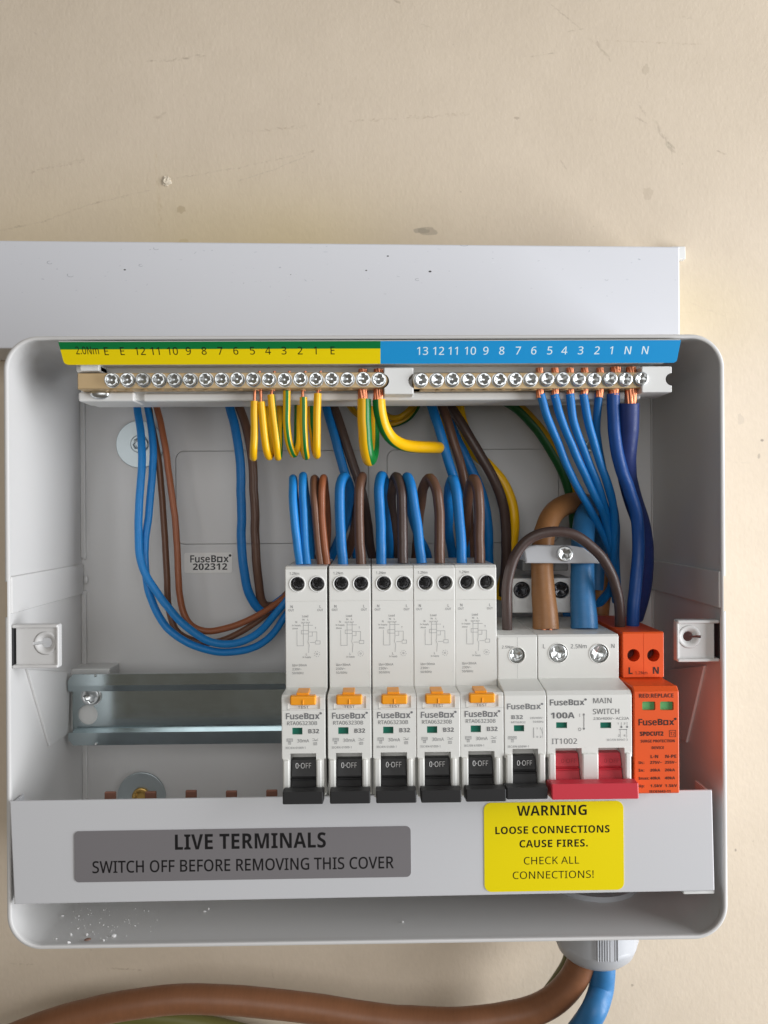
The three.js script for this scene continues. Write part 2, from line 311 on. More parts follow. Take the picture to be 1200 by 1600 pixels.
// ------------------------------------------------------------------ the open metal box
const RIM = 83, BACK = 2;
const bx0 = at(6.5, 800, RIM).x, bx1 = at(1133.5, 800, RIM).x, by1 = at(600, 523.5, RIM).y, by0 = at(600, 1475.5, RIM).y;
const WT = 1.3;
const unit = thing('consumer_unit', 'open white metal consumer unit box screwed to the cream wall, its door and front removed', 'consumer unit', V((bx0 + bx1) / 2, by0, 0));
{
  const s = rrect(bx0, by0, bx1, by1, 14); s.holes.push(rhole(bx0 + WT, by0 + WT, bx1 - WT, by1 - WT, 12.7));
  const ny = at(600, 931, RIM).y;                                    // shallow notches in both side rims
  const shell = cut(extrude(s, 0.4, RIM, 0.5, 12), [-1, 1].map((k) => { const x = k < 0 ? bx0 : bx1; return box(x - k * 1.15, ny - 7.5, RIM - 9, x + k * 3, ny + 7, RIM + 3); }));
  part('shell', shell, M.steelPaint, unit);
  const lipShape = rrect(bx0 + 0.15, by0 + 0.15, bx1 - 0.15, by1 - 0.15, 13.9);
  lipShape.holes.push(rhole(bx0 + 1.9, by0 + 1.7, bx1 - 1.9, by1 - 1.7, 12.3));
  part('rim', cut(extrude(lipShape, RIM - 2.2, RIM + 0.25, 0.6, 14), [-1, 1].map((k) => { const x = k < 0 ? bx0 : bx1; return box(x - k * 1.1, ny - 7.7, RIM - 4, x + k * 4, ny + 7.3, RIM + 3); })), M.steelPaint, unit);
  // back sheet with three knock-out plates let into it
  const back = rrect(bx0 + 1, by0 + 1, bx1 - 1, by1 - 1, 12.5), plates = [];
  for (const [x0, y0, x1, y1] of [[275, 703, 576, 851], [605, 701, 873, 850]]) {
    const p = at(x0, y1, BACK), q = at(x1, y0, BACK);
    back.holes.push(rhole(p.x, p.y, q.x, q.y, 4.6));
    plates.push(extrude(rrect(p.x + 0.32, p.y + 0.32, q.x - 0.32, q.y - 0.32, 4.3), BACK - 0.9, BACK + 0.02, 0.15, 8));
  }
  part('back_panel', extrude(back, BACK - 1, BACK, 0), M.steelPaint, unit);
  part('back_sheet', extrude(rrect(bx0 + 2, by0 + 2, bx1 - 2, by1 - 2, 12), 0.3, 0.7), M.moduleShade, unit);
  for (const p of plates) part('knockout_plate', p, M.steelPaint, unit);
  // folded corner flanges at the back of the side walls, spot welded
  for (const k of [-1, 1]) {
    const xw = k < 0 ? bx0 + WT : bx1 - WT;
    const inner = k < 0 ? at(134, 800, BACK + 1).x : at(1018, 800, BACK + 1).x, lo = by0 + 14, hi = by1 - 14, gap0 = at(600, 870, 4).y, gap1 = at(600, 918, 4).y;
    const flange = (y0, y1) => box(Math.min(xw, inner), y0, BACK - 0.2, Math.max(xw, inner), y1, BACK + 1.7, 0.5);
    part('corner_flange', [flange(gap0 + 0.4, hi), flange(lo, gap1 - 0.4)], M.steelPaint, unit);
    // pressed strip across the side wall, level with the rim notch
    const ys = at(600, 897, RIM).y, ye = at(600, 955, RIM).y;
    part('pressed_strip', box(xw, ye, BACK + 1, xw - k * 1.2, ys, RIM - 1, 0.5), M.steelPaint, unit);
    // triangular stiffener lying on the side wall
    const tri = (k < 0 ? [[43, 1046], [78, 1166], [106, 1148], [110, 1050]] : [[1100, 1040], [1072, 1160], [1046, 1146], [1042, 1046]]).map(([x, y]) => onX(x, y, xw - k * 1.1));
    part('stiffener', profileX(tri.map((v) => [v.z, v.y]), Math.min(xw, xw - k * 1.2), Math.max(xw, xw - k * 1.2), 0.35), M.steelPaint, unit);
    const welds = []; for (const [x, y] of k < 0 ? [[122, 831], [131, 868], [133, 906], [121, 982]] : [[1029, 866], [1028, 906], [1028, 952]]) { const v = at(x, y, 4); welds.push(new THREE.SphereGeometry(1.5, 10, 8).scale(0.8, 1.5, 0.5).translate(v.x, v.y, 3)); }
    for (const w of welds) part('weld', w, M.steelPaint, unit);
    // the fixing tab for the front cover: plate with folded top and bottom, dimple and keyhole
    const z = 79, p = k < 0 ? at(25, 1044, z) : at(1057, 1034, z), q = k < 0 ? at(92, 975, z) : at(1116, 968, z), h = k < 0 ? at(71, 1005, z) : at(1077, 995, z);
    const ox = k < 0 ? q.x : p.x, ix = k < 0 ? p.x : q.x;            // free edge, wall edge
    const sh = rrect(Math.min(ox, ix), p.y + 0.5, Math.max(ox, ix), q.y - 0.5, 1.0);
    const hole = new THREE.Path(); hole.absarc(h.x, h.y, 3.6, 0, Math.PI * 2, true);
    sh.holes.push(hole);
    const slot = box(h.x, h.y - 0.6, z - 4, h.x + k * 5.0, h.y + 0.6, z + 4);
    const plate = cut(extrude(sh, z - 1, z, 0.3, 12), [slot]);
    const lipTop = box(ox, q.y - 1.5, z - 3.4, xw, q.y, z + 1.3, 0.7), lipBot = box(ox, p.y, z - 3.4, xw, p.y + 1.5, z + 1.3, 0.7), lipSide = box(ox - 0.1 * k, p.y + 0.4, z - 3, ox + k * 1.0, q.y - 0.4, z + 0.7, 0.45);
    const dimple = cut(new THREE.LatheGeometry([[2.1, -1.9], [2.1, -1.4], [2.7, -0.9], [3.4, -0.15], [4.2, 0.06], [4.9, 0.05], [4.9, -1.9], [2.1, -1.9]].map((v) => new THREE.Vector2(...v)), 36).rotateX(Math.PI / 2).translate(h.x, h.y, z), [slot]);
    const tab = part('fixing_tab', [plate, lipTop, lipBot, lipSide], M.steelPaint, unit);
    part('wall_slot', box(xw - k * 0.05, p.y + 1.2, z - 7, xw + k * 0.2 - k * 0.6, q.y - 1.2, z + 1), M.darkHole, unit);
    part('dimple', dimple, M.steelPaint, tab);
  }
  // bracket ends that carry the rail
  const r0 = at(110, 1057, 16), r1 = at(172, 1044, 16);
  part('rail_bracket', [box(r0.x, r0.y - 26, BACK, r1.x, r1.y, 17, 0.6), box(r0.x + 3, r0.y - 24, 16.5, r1.x - 1, r1.y - 5, 19.6, 0.3)], M.pvc, unit);
}
// dust on the floor of the box
{
  const g = new THREE.IcosahedronGeometry(0.00042, 0), spots = [], fy = by0 + 1.75;
  for (let i = 0; i < 80; i++) { const cx = [150, 175, 130, 205, 105][i % 5], x = cx + (rnd() + rnd() + rnd() - 1.5) * 60, y = 1418 + rnd() * 52; const v = onY(x, y, fy); if (v.z > 4 && v.z < RIM - 3 && v.x > bx0 + 15) spots.push([v, 0.2 + 0.7 * rnd() * rnd()]); }
  for (const [x, y, s] of [[111, 1460, 1.3], [136, 1460, 1.5], [178, 1462, 2.0], [108, 1473, 1.6], [162, 1469, 1.1], [629, 1440, 1.5], [88, 1467, 1.1], [320, 1424, 1.3], [326, 1420, 1.2], [98, 1431, 1.2]]) spots.push([onY(x, y, fy), s]);
  const m = new THREE.InstancedMesh(g, std(0.86, 0.86, 0.85, 0.8), spots.length); m.name = 'plaster_dust'; m.castShadow = m.receiveShadow = true;
  spots.forEach(([v, s], i) => m.setMatrixAt(i, new THREE.Matrix4().compose(v.clone().multiplyScalar(0.001), new THREE.Quaternion().setFromEuler(new THREE.Euler(rnd() * 6, rnd() * 6, 0)), V(s * (0.7 + rnd()), s * 0.7, s))));
  scene.add(tag(m, 'white plaster crumbs scattered on the floor of the box, lower left', 'dust', null, 'stuff'));
  const chip = onY(137, 1469, fy + 0.3), c = new THREE.IcosahedronGeometry(1.1, 1).scale(1.3, 0.45, 0.8).rotateY(0.4).translate(chip.x, chip.y + 0.3, chip.z);
  tag(part('rubble_chip', c, std(0.22, 0.13, 0.10, 0.85)), 'tiny brown chip of rubble on the box floor near the lower left corner', 'debris');
}
// screws with wide washers that hold the box to the wall
function wallFixing(x, y, brass, label) {
  const c = at(x, y, 3.2), t = thing('wall_fixing', label, 'washer', V(c.x, c.y, BACK), 'screws and washers through the back of the box');
  const s = new THREE.Shape(); s.absarc(c.x, c.y, 12.2, 0, Math.PI * 2, false); const h = new THREE.Path(); h.absarc(c.x, c.y, 3, 0, Math.PI * 2, true); s.holes.push(h);
  part('washer', extrude(s, BACK + 0.15, BACK + 1.5, 0.3, 30), M.washer, t);
  part('screw', [...screwHead(c.x, c.y, BACK + 1.2, 4.6, 1.6, 0.5, 0.55), cyl(c.x, c.y, BACK - 1, BACK + 1.9, 3.0)], brass ? M.screwBrass : M.washer, t);
}
wallFixing(218.5, 694, false, 'wide zinc washer and screw behind the thin blue wires, upper left of the box');
wallFixing(221, 1244, true, 'wide zinc washer with a brass screw under the bare rail, half behind the lower cover');
{
  const c = at(923, 697, 3), t = thing('wall_screw', 'small screw head almost hidden behind the fan of blue wires', 'screw', V(c.x, c.y - 3.3, BACK));
  part('head', [...screwHead(c.x, c.y, BACK + 0.1, 3.3, 1.6, 0.4), cyl(c.x, c.y, BACK - 1, BACK + 0.3, 2.2)], M.washer, t);
}
// maker's date sticker on the back sheet
{
  const st = printed('date_sticker', [288, 863.5, 363, 895], BACK + 0.35, 7, (c) => { logo(c, 296, 873, 66, 15, '#2b2b2d'); T(c, '202312', 328, 885.5, 14, { bold: true, color: '#2b2b2d', w: 55 }); }, scene, { fill: '#e9e7e3', round: 1.1, thick: 0.25 });
  tag(st, 'small white sticker printed 202312 on the back of the box, between the hanging wires', 'sticker');
}

// ------------------------------------------------------------------ DIN rail
{
  const zl = 27, zw = 20.3, x0 = at(106, 1100, zl).x, x1 = at(1004, 1100, zl).x, y = [1054, 1071, 1146, 1165].map((p) => at(110, p, zl).y), wy = [at(110, 1073, zw).y, at(110, 1144, zw).y];
  const t = thing('din_rail', 'zinc plated steel mounting rail across the box, bare at the left of the breakers', 'rail', V((x0 + x1) / 2, y[3], zw));
  const k = 1.0, pts = [[zl - k, y[0]], [zl, y[0]], [zl, y[1] - 0.2], [zl - 0.6, wy[0] - 1], [zw + k, wy[0] - 1], [zw + k, wy[1] + 1], [zl - 0.6, wy[1] + 1], [zl, y[2] + 0.2], [zl, y[3]], [zl - k, y[3]], [zl - k, wy[1]], [zw, wy[1]], [zw, wy[0]], [zl - k, wy[0]]];
  const screw = at(143, 1087, zw + 1), kh = at(137, 1117, zw + 1), bev = 3.4;
  const clipL = [0, 1].map((s) => { const yy = s ? y[3] : y[0]; return poly([[x0 - 1, yy + (s ? -1 : 1)], [x0 + bev, yy + (s ? -1 : 1)], [x0 - 1, yy + (s ? 4 : -4)]]); });
  const body = cut(profileX(pts, x0, x1, 0.12), [cyl(kh.x, kh.y, zw - 3, zw + 4, 4.9, 4.9, 32), box(screw.x - 2.4, kh.y, zw - 3, screw.x + 1, screw.y, zw + 4), ...clipL.map((s) => extrude(s, zl - 6, zl + 3))]);
  part('rail', body, M.rail, t);
  part('screw', [...screwHead(screw.x, screw.y, zw + 1, 4.4, 2.3, 0.35), cyl(screw.x, screw.y, zw + 0.8, zw + 1.5, 5.0)], M.zinc, t);
  const pip = at(150, 1166, zl); for (const [r, yy] of [[0.9, y[3] + 0.6], [0.7, y[0] - 0.6]]) part('rivet', new THREE.SphereGeometry(r, 12, 8).translate(pip.x, yy, zl), M.zinc, t);
}
// ------------------------------------------------------------------ copper busbar, its fingers showing over the lower cover
{
  const z = 57, y0 = at(300, 1268, z).y, y1 = at(300, 1234, z).y, t = thing('busbar', 'copper comb busbar with its fingers showing over the lower cover', 'busbar', V(at(600, 1260, z).x, y0 - 12, z));
  const first = at(165, 1240, z).x, pitch = 17.8;
  part('bar', box(first, y0 - 12, z, first + pitch * 14 + 5, y0, z + 2, 0.4), M.busCopper, t);
  for (let i = 0; i < 14; i++) part('finger', box(first + i * pitch, y0 - 0.5, z + 0.2, first + i * pitch + 4.9, y1 + (hash(i, 3) - 0.5) * 0.5, z + 1.8, 0.5), M.busCopper, t);
}

// ------------------------------------------------------------------ earth and neutral terminals along the top
const ZB = 77;                                                      // face of the brass bars
{
  const t = thing('terminal_carrier', 'white plastic terminal carrier with green, yellow and blue numbered label across the top', 'terminal carrier', at(600, 622, 60));
  const L = (x, y, z) => at(x, y, z);
  const a = L(122, 622, 70), b = L(1003, 611, 70), top = L(600, 572, 70);
  const shelf = L(600, 577, 74).y, under = L(600, 609, 74).y;
  // back block, upper ledge, lower ledge
  part('carrier_body', [box(a.x, under - 3.2, 46, b.x, shelf + 3.4, 67, 0.8), box(a.x + 2, shelf - 0.6, 60, b.x, shelf + 2.6, 68.5, 0.7),
    box(a.x, under - 3.8, 56, L(205, 600, 74).x, under + 0.2, 70, 0.9), box(L(217, 600, 74).x, under - 3.7, 56, b.x, under - 0.2, 68.6, 0.9),
    box(L(122, 575, 74).x, shelf - 1.2, 64, L(160, 575, 74).x, shelf + 2, 76.5, 0.8)], M.pvc, t);
  const clip = (x0, x1, y0, y1, notches) => { const p = L(x0, y1, ZB + 1.4), q = L(x1, y0, ZB + 1.4); let g = box(p.x, p.y, 60, q.x, q.y, ZB + 1.4, 0.5); return cut(g, notches.map(([nx, r]) => { const c = L(nx, (y0 + y1) / 2, ZB + 1.4); return cyl(c.x, c.y, 50, 90, r, r, 32); })); };
  part('clip', clip(600, 646, 574, 616, [[596, 3.2], [650, 3.2]]), M.pvc, t);
  part('clip', clip(1003, 1050, 572, 613, [[1050, 2.7]]), M.pvc, t);
  part('end_clip', box(L(130, 575, 74).x, shelf - 1, 66, L(160, 575, 74).x, shelf + 1.8, 78, 0.6), M.pvc, t);
  const es = L(152, 613, 74); part('carrier_screw', [new THREE.SphereGeometry(4.1, 20, 10).scale(1, 0.55, 0.4).translate(es.x, es.y - 0.2, 71)], M.zinc, t);
  // the tilted numbered plate
  const zt = 85.2, zb = 80.5, TL = L(91, 531, zt), TR = L(1064, 535, zt), BL = L(104, 569, zb), BR = L(1055, 568, zb);
  const y1 = (TL.y + TR.y) / 2, y0 = (BL.y + BR.y) / 2, len = Math.hypot(y1 - y0, zt - zb), tilt = Math.atan2(zt - zb, y1 - y0);
  const W = TR.x - TL.x, ins = BL.x - TL.x - 0.6, insR = TR.x - BR.x - 0.6;
  const s = new THREE.Shape(); s.moveTo(TL.x, len); s.lineTo(TL.x + ins * 0.55, 1.6); s.quadraticCurveTo(TL.x + ins * 0.8, 0, TL.x + ins + 2, 0); s.lineTo(TR.x - insR - 2, 0); s.quadraticCurveTo(TR.x - insR * 0.8, 0, TR.x - insR * 0.6, 1.6); s.lineTo(TR.x, len); s.closePath();
  const place = (g) => g.rotateX(tilt).translate(0, y0, zb);
  part('label_plate', [place(extrude(s, -1.6, -0.15, 0.3, 8)), box(TL.x + 6, y0 + 0.8, 58, TR.x - 6, y0 + 2.2, 80, 0.4), box(TL.x + 4, y0 + 0.5, 74, TR.x - 4, y0 + 4, zb - 1.2, 0.3)], M.pvc, t);
  const split = (L(594.5, 550, 83).x - TL.x) / W;
  const k = 2048 / W, tex = canvasTex(2048, Math.round(len * k), (c, w, h) => {
    c.fillStyle = '#f2d800'; c.fillRect(0, 0, w * split, h); c.fillStyle = '#00783c'; c.fillRect(0, 0, w * split, h * 0.32); c.fillStyle = '#1d97d8'; c.fillRect(w * split, 0, w, h);
    const U = (px) => ((at(px, 548, 83).x - TL.x) / W) * w, e = (str, px, yy, wd) => T(c, str, U(px), h * yy, h * 0.47, { color: '#14110a', w: wd ? wd * k / 3.8 : undefined, });
    e('2.0Nm', 137, 0.36, 37);
    [['E', 166], ['E', 191], ['12', 219], ['11', 243.5], ['10', 269.5], ['9', 294.5], ['8', 319], ['7', 344], ['6', 368.5], ['5', 394.5], ['4', 419], ['3', 444], ['2', 469], ['1', 493.5], ['E', 519.5]].forEach(([q, x]) => e(q, x, 0.40));
    [['13', 660], ['12', 685], ['11', 709], ['10', 734.5], ['9', 759], ['8', 784], ['7', 809.5], ['6', 834], ['5', 859], ['4', 882], ['3', 907.5], ['2', 933], ['1', 956], ['N', 981], ['N', 1008]].forEach(([q, x]) => T(c, q, U(x), h * 0.43, h * 0.5, { color: '#eef6fb' }));
  }, '#ffffff');
  const face = extrude(s, -0.15, 0, 0, 8), p = face.attributes.position, uv = face.attributes.uv;
  for (let i = 0; i < p.count; i++) uv.setXY(i, (p.getX(i) - TL.x) / W, p.getY(i) / len);
  part('label', place(face), new THREE.MeshStandardMaterial({ map: tex, roughness: 0.32 }), t);
}
function terminalBar(name, label, x0, x1, screws, roundLeft, roundRight) {
  const p = at(x0, 608, ZB), q = at(x1, 583, ZB), ym = (at(x0, 596, ZB).y + at(x1, 593, ZB).y) / 2, hh = 3.35;
  const t = thing(name, label, 'terminal bar', V((p.x + q.x) / 2, ym - hh, ZB - 8));
  const s = new THREE.Shape(); s.moveTo(p.x, ym - hh); s.lineTo(q.x - (roundRight ? hh : 0), ym - hh); if (roundRight) s.absarc(q.x - hh, ym, hh, -Math.PI / 2, Math.PI / 2, false); s.lineTo(q.x - (roundRight ? hh : 0), ym + hh); s.lineTo(p.x + (roundLeft ? hh : 0), ym + hh); if (roundLeft) s.absarc(p.x + hh, ym, hh, Math.PI / 2, Math.PI * 1.5, false); else s.lineTo(p.x, ym + hh);
  const holes = screws.map((sx) => { const c = at(sx + 3, 600, ZB - 4); return new THREE.CylinderGeometry(1.5, 1.5, 30, 14).translate(c.x, ym, ZB - 4); });
  part('bar', cut(extrude(s, ZB - 8, ZB, 0.35, 10), holes.slice(0, 0)), M.brass, t);
  const rings = screws.map((sx) => { const c = at(sx + 3, 600, ZB - 3); return new THREE.CylinderGeometry(1.35, 1.6, 0.5, 16).translate(c.x, ym - hh - 0.1, ZB - 3); });
  part('wire_hole_rim', rings, M.brass, t);
  screws.forEach((sx, i) => {
    const c = at(sx, 595, ZB + 2), r = 2.85, proud = 1.0 + 0.7 * hash(i, x0);
    const g = [...screwHead(0, 0, proud, r, 1.5, hash(i, 5 + x0) * 3, 0.63), cyl(0, 0, -0.6, proud + 0.3, 2.1), cyl(0, 0, -0.2, 0.25, 3.1)].map((m) => m.rotateX((hash(i, 9) - 0.5) * 0.12).rotateY((hash(i, 11) - 0.5) * 0.12).translate(c.x, ym + 0.15 + (hash(i, 2) - 0.5) * 0.25, ZB));
    part('screw', g, M.zinc, t);
  });
  return ym;
}
const steps = (a, b, n) => Array.from({ length: n }, (_, i) => a + (b - a) * i / (n - 1));
const ye = terminalBar('earth_bar', 'brass earth terminal bar with eighteen screws under the green and yellow label', 121, 606, steps(173.5, 592, 18), false, true);
const yn = terminalBar('neutral_bar', 'brass neutral terminal bar with fifteen screws under the blue label', 645, 1014, steps(658, 1002, 15), true, true);

// ------------------------------------------------------------------ breakers
const ZN = 95, ZT = 79, ZR = 27;                                    // nose, terminal face, back
const lvl = (y, z) => at(640, y, z).y;
const cuttings = { hole: (x, y, r, d) => { const c = at(x, y, ZT); return cyl(c.x, c.y, ZT - d, ZT + 4, r, r, 28); } };
// body outline seen from the side, as [z, y] in mm
function bodyOutline(yTop, yStep, yNose, yBot, zT = ZT) {
  return [[ZR, yTop], [zT - 1.2, yTop], [zT, yTop - 1.2], [zT, yStep], [zT + 0.7, yStep - 0.25], [ZN - 1.1, yNose], [ZN, yNose - 1.1], [ZN, yBot + 0.8], [ZN - 0.8, yBot], [76, yBot], [76, yBot - 24], [ZR, yBot - 24]];
}
const noseX = [440, 512, 582.3, 650.8, 719.2];                      // left edges of the five
const breaker = (() => {
  const x0 = at(440, 1150, ZN).x, x1 = x0 + 17.35, yT = lvl(884, ZT), yS = lvl(1072, ZT), yN = yS + 0.4, yB = lvl(1247, ZN);
  const t = thing('circuit_breaker', 'leftmost orange-button breaker, standing beside the bare rail', 'circuit breaker', V(x0, yB, ZR), 'orange-button breakers in a row');
  const P = (x, y, z = ZN) => at(x, y, z);
  const sl0 = P(453, 1240), sl1 = P(494, 1177), win0 = P(456.5, 1148), win1 = P(472.5, 1137), tb0 = P(450, 1108), tb1 = P(500, 1085);
  let g = profileX(bodyOutline(yT, yS, yN, yB), x0, x1, 0.3);
  const h1 = P(464.5, 912.5, ZT), h2 = P(495.5, 912.5, ZT), seam = lvl(938, ZT);
  g = cut(g, [box(sl0.x, yB - 5, 86.5, sl1.x, sl1.y, ZN + 6), box(win0.x, win0.y, ZN - 1.2, win1.x, win1.y, ZN + 3), cyl(h1.x, h1.y, ZT - 9, ZT + 3, 3.05), cyl(h2.x, h2.y, ZT - 9, ZT + 3, 3.05),
    box(x0 - 1, seam - 0.09, ZT - 0.22, x1 + 1, seam + 0.09, ZT + 1), box(tb0.x, tb0.y, ZN - 0.55, tb1.x, yN + 4, ZN + 3),
    box(x0 - 1, yB - 3, ZN - 5, x0 + 0.55, P(440, 1186).y, ZN + 3), box(x1 - 0.55, yB - 3, ZN - 5, x1 + 1, P(440, 1186).y, ZN + 3)]);
  part('body', g, M.module, t);
  // rounded cheeks either side of the toggle
  const ck = (a, b) => box(a, lvl(1232, ZN), 84, b, lvl(1185, ZN), ZN + 1.1, 0.7);
  part('cheek', ck(x0 + 0.5, sl0.x - 0.05), M.module, t); part('cheek', ck(sl1.x + 0.05, x1 - 1.6), M.module, t);
  for (const [h, a] of [[h1, 0.4], [h2, 1.1]]) {
    const s = part('terminal_screw', [...screwHead(h.x, h.y, ZT - 7.5, 2.85, 1.6, a, 0.62)], M.darkSteel, t);
    part('collar', new THREE.TorusGeometry(3.2, 0.28, 8, 32).translate(h.x, h.y, ZT + 0.02), M.pvc, t);
  }
  part('indicator', box(win0.x, win0.y, ZN - 1.25, win1.x, win1.y, ZN - 0.7), M.greenFlag, t);
  const b0 = P(453.5, 1101), b1 = P(494, 1086), bt0 = P(463, 1090), bt1 = P(482, 1090);
  const button = part('test_button', [box(b0.x, b0.y, ZN - 2, b1.x, b1.y, ZN + 1.7, 0.7), box(bt0.x, yN - 1.6, ZN - 9, bt1.x, yN + 0.9, ZN - 0.2, 0.25)], M.orange, t);
  part('ridge', box((b0.x + b1.x) / 2 - 0.25, b0.y + 0.3, ZN + 1.4, (b0.x + b1.x) / 2 + 0.25, (b0.y + b1.y) / 2 + 0.4, ZN + 1.95, 0.2), M.orange, button);
  // toggle in its off position: barrel face, ribs, and the wide handle below
  const ty = (y, z) => lvl(y, z), X0 = sl0.x + 0.25, X1 = sl1.x - 0.25, hx0 = P(441.5, 1244, 103).x, hx1 = P(505, 1244, 103).x;
  const tog = part('toggle', [profileX([[86, ty(1185, 90)], [90.2, ty(1185, 90)], [92.2, ty(1211, 92.2)], [91.6, ty(1212, 92)], [91.6, ty(1213.5, 92)], [92.7, ty(1214.5, 92.5)], [92.7, ty(1216, 92.5)], [92.1, ty(1217, 92)], [93.5, ty(1228, 94)], [99, ty(1236, 99)], [99, ty(1245, 99)], [86, ty(1245, 95)]], X0, X1, 0.15),
    profileX([[93.5, ty(1235, 99)], [100, ty(1233.5, 103)], [103.2, ty(1235, 103)], [103.2, ty(1254.5, 103.2)], [95.2, ty(1253, 99)]], hx0, hx1, 0.45)], M.black, t);
  const topt = printed('off_mark', [455, 1187, 492, 1207], 92.4, 16, (c) => T(c, '0·OFF', 474, 1196, 11.5, { color: '#e8e8e8', w: 25 }), tog);
  topt.rotation.x = 0; 
  // lettering on the nose and on the terminal half
  printed('nose_print', [440, 1100, 509, 1174], ZN + 0.1, 14, (c) => {
    T(c, 'TEST', 474, 1105.4, 5.6, { w: 17 }); logo(c, 446, 1119, 57.5, 12.8, '#747578'); T(c, 'RTA063230B', 448, 1130, 8.2, { align: 'left', w: 48 });
    T(c, 'B32', 481, 1142.5, 9.2, { bold: true, align: 'left', w: 18, color: '#727375' }); T(c, '30mA', 473.5, 1157, 7.2, { w: 19, color: '#8d8e90' });
    c.strokeStyle = '#909193'; c.lineWidth = 0.5; c.strokeRect(448, 1154, 9, 4.4); T(c, '6000', 452.5, 1156.3, 3.4, { w: 8 }); c.strokeRect(450.8, 1159, 3.4, 3.8); T(c, '3', 452.5, 1161, 3.4);
    c.strokeRect(490, 1160.5, 5, 3.8); T(c, 'E3', 492.5, 1162.5, 3.2); line(c, [[488, 1154.5], [491, 1154.5], [492.5, 1157.5], [497, 1154.5]]); line(c, [[488, 1157.6], [497, 1157.6]]);
    T(c, 'IEC/EN 61009-1', 446, 1168.6, 4.4, { align: 'left', w: 32, color: '#858688' });
    line(c, [[441, 1109.5], [508, 1109.5]], 0.25, '#b5b5b3'); line(c, [[449, 1095], [449, 1109], [453, 1109]], 0.5, '#9a9a98');
  }, t);
  printed('terminal_print', [447, 888, 514, 1068], ZT + 0.1, 10, (c) => {
    T(c, '1.2Nm', 460.5, 896.5, 5.6, { w: 16, color: '#6f7072' }); T(c, 'N', 456, 947.5, 6, { color: '#7c7d7f' }); T(c, 'OUT', 455, 954, 4.8, { color: '#8b8c8e' }); T(c, 'L', 500.5, 947.5, 6, { color: '#7c7d7f' }); T(c, 'OUT', 500.5, 954, 4.8, { color: '#8b8c8e' });
    T(c, 'Load', 477, 963, 4.6, { w: 10, color: '#7c7d7f' }); T(c, 'N   L', 477.5, 967.5, 3.8, { w: 10 }); T(c, 'N', 463, 972, 4.4); T(c, 'OUT OUT', 477.5, 972.5, 3, { w: 14 }); T(c, 'In Supply', 463, 977.2, 3.2, { w: 14 }); T(c, '30mA', 461, 982.2, 3.2, { w: 9 });
    const q = '#a2a3a4'; line(c, [[474, 974], [474, 1009], [464, 1009], [464, 985]], 0.5, q); line(c, [[482, 974], [482, 998]], 0.5, q); c.strokeRect(471, 985, 11, 5.5); line(c, [[474, 977], [489, 977]], 0.5, q); line(c, [[482, 987.5], [495, 987.5], [495, 1002]], 0.5, q); line(c, [[488, 987.5], [488, 994], [483, 994]], 0.5, q); c.strokeRect(493, 1001.5, 7, 5); line(c, [[484, 1004], [492, 1004]], 0.5, q); T(c, '⊣T', 492, 981.5, 4.2); line(c, [[482, 998], [481, 1003], [483, 1008], [482, 1020]], 0.5, q); T(c, 'L', 478.5, 1022, 5); T(c, 'In Supply', 479, 1027, 3.4, { w: 13 });
    c.lineWidth = 0.55; for (let i = 0; i < 8; i++) { c.beginPath(); c.arc(495, 1022, 4.2, i * 0.785, i * 0.785 + 0.4); c.stroke(); } c.beginPath(); c.arc(495, 1022, 1.2, 0, 7); c.stroke();
    T(c, 'I∆n=30mA', 456, 1039, 5, { align: 'left', w: 23, color: '#7c7d7f' }); T(c, '230V~', 456, 1045.2, 5, { align: 'left', w: 15, color: '#88898b' }); T(c, '50/60Hz', 456, 1051.3, 5, { align: 'left', w: 18, color: '#88898b' });
  }, t);
  return t;
})();
const blabels = [null, 'second orange-button breaker from the left, just right of the dark gap', 'middle one of the five orange-button breakers', 'fourth orange-button breaker from the left, between the middle one and the last', 'rightmost orange-button breaker, beside the shorter breaker that has no orange button'];
for (let i = 1; i < 5; i++) {
  const c = breaker.clone(); c.name = numbered('circuit_breaker'); scene.add(c);
  c.position.x += (at(noseX[i], 1150, ZN).x - at(440, 1150, ZN).x) / 1000; c.position.y += [0, 0.03, 0, 0.02, 0.1][i] / 1000; c.position.z += [0, 0.1, -0.05, 0.1, -0.1][i] / 1000;
  c.userData = { ...breaker.userData, label: blabels[i] };
}
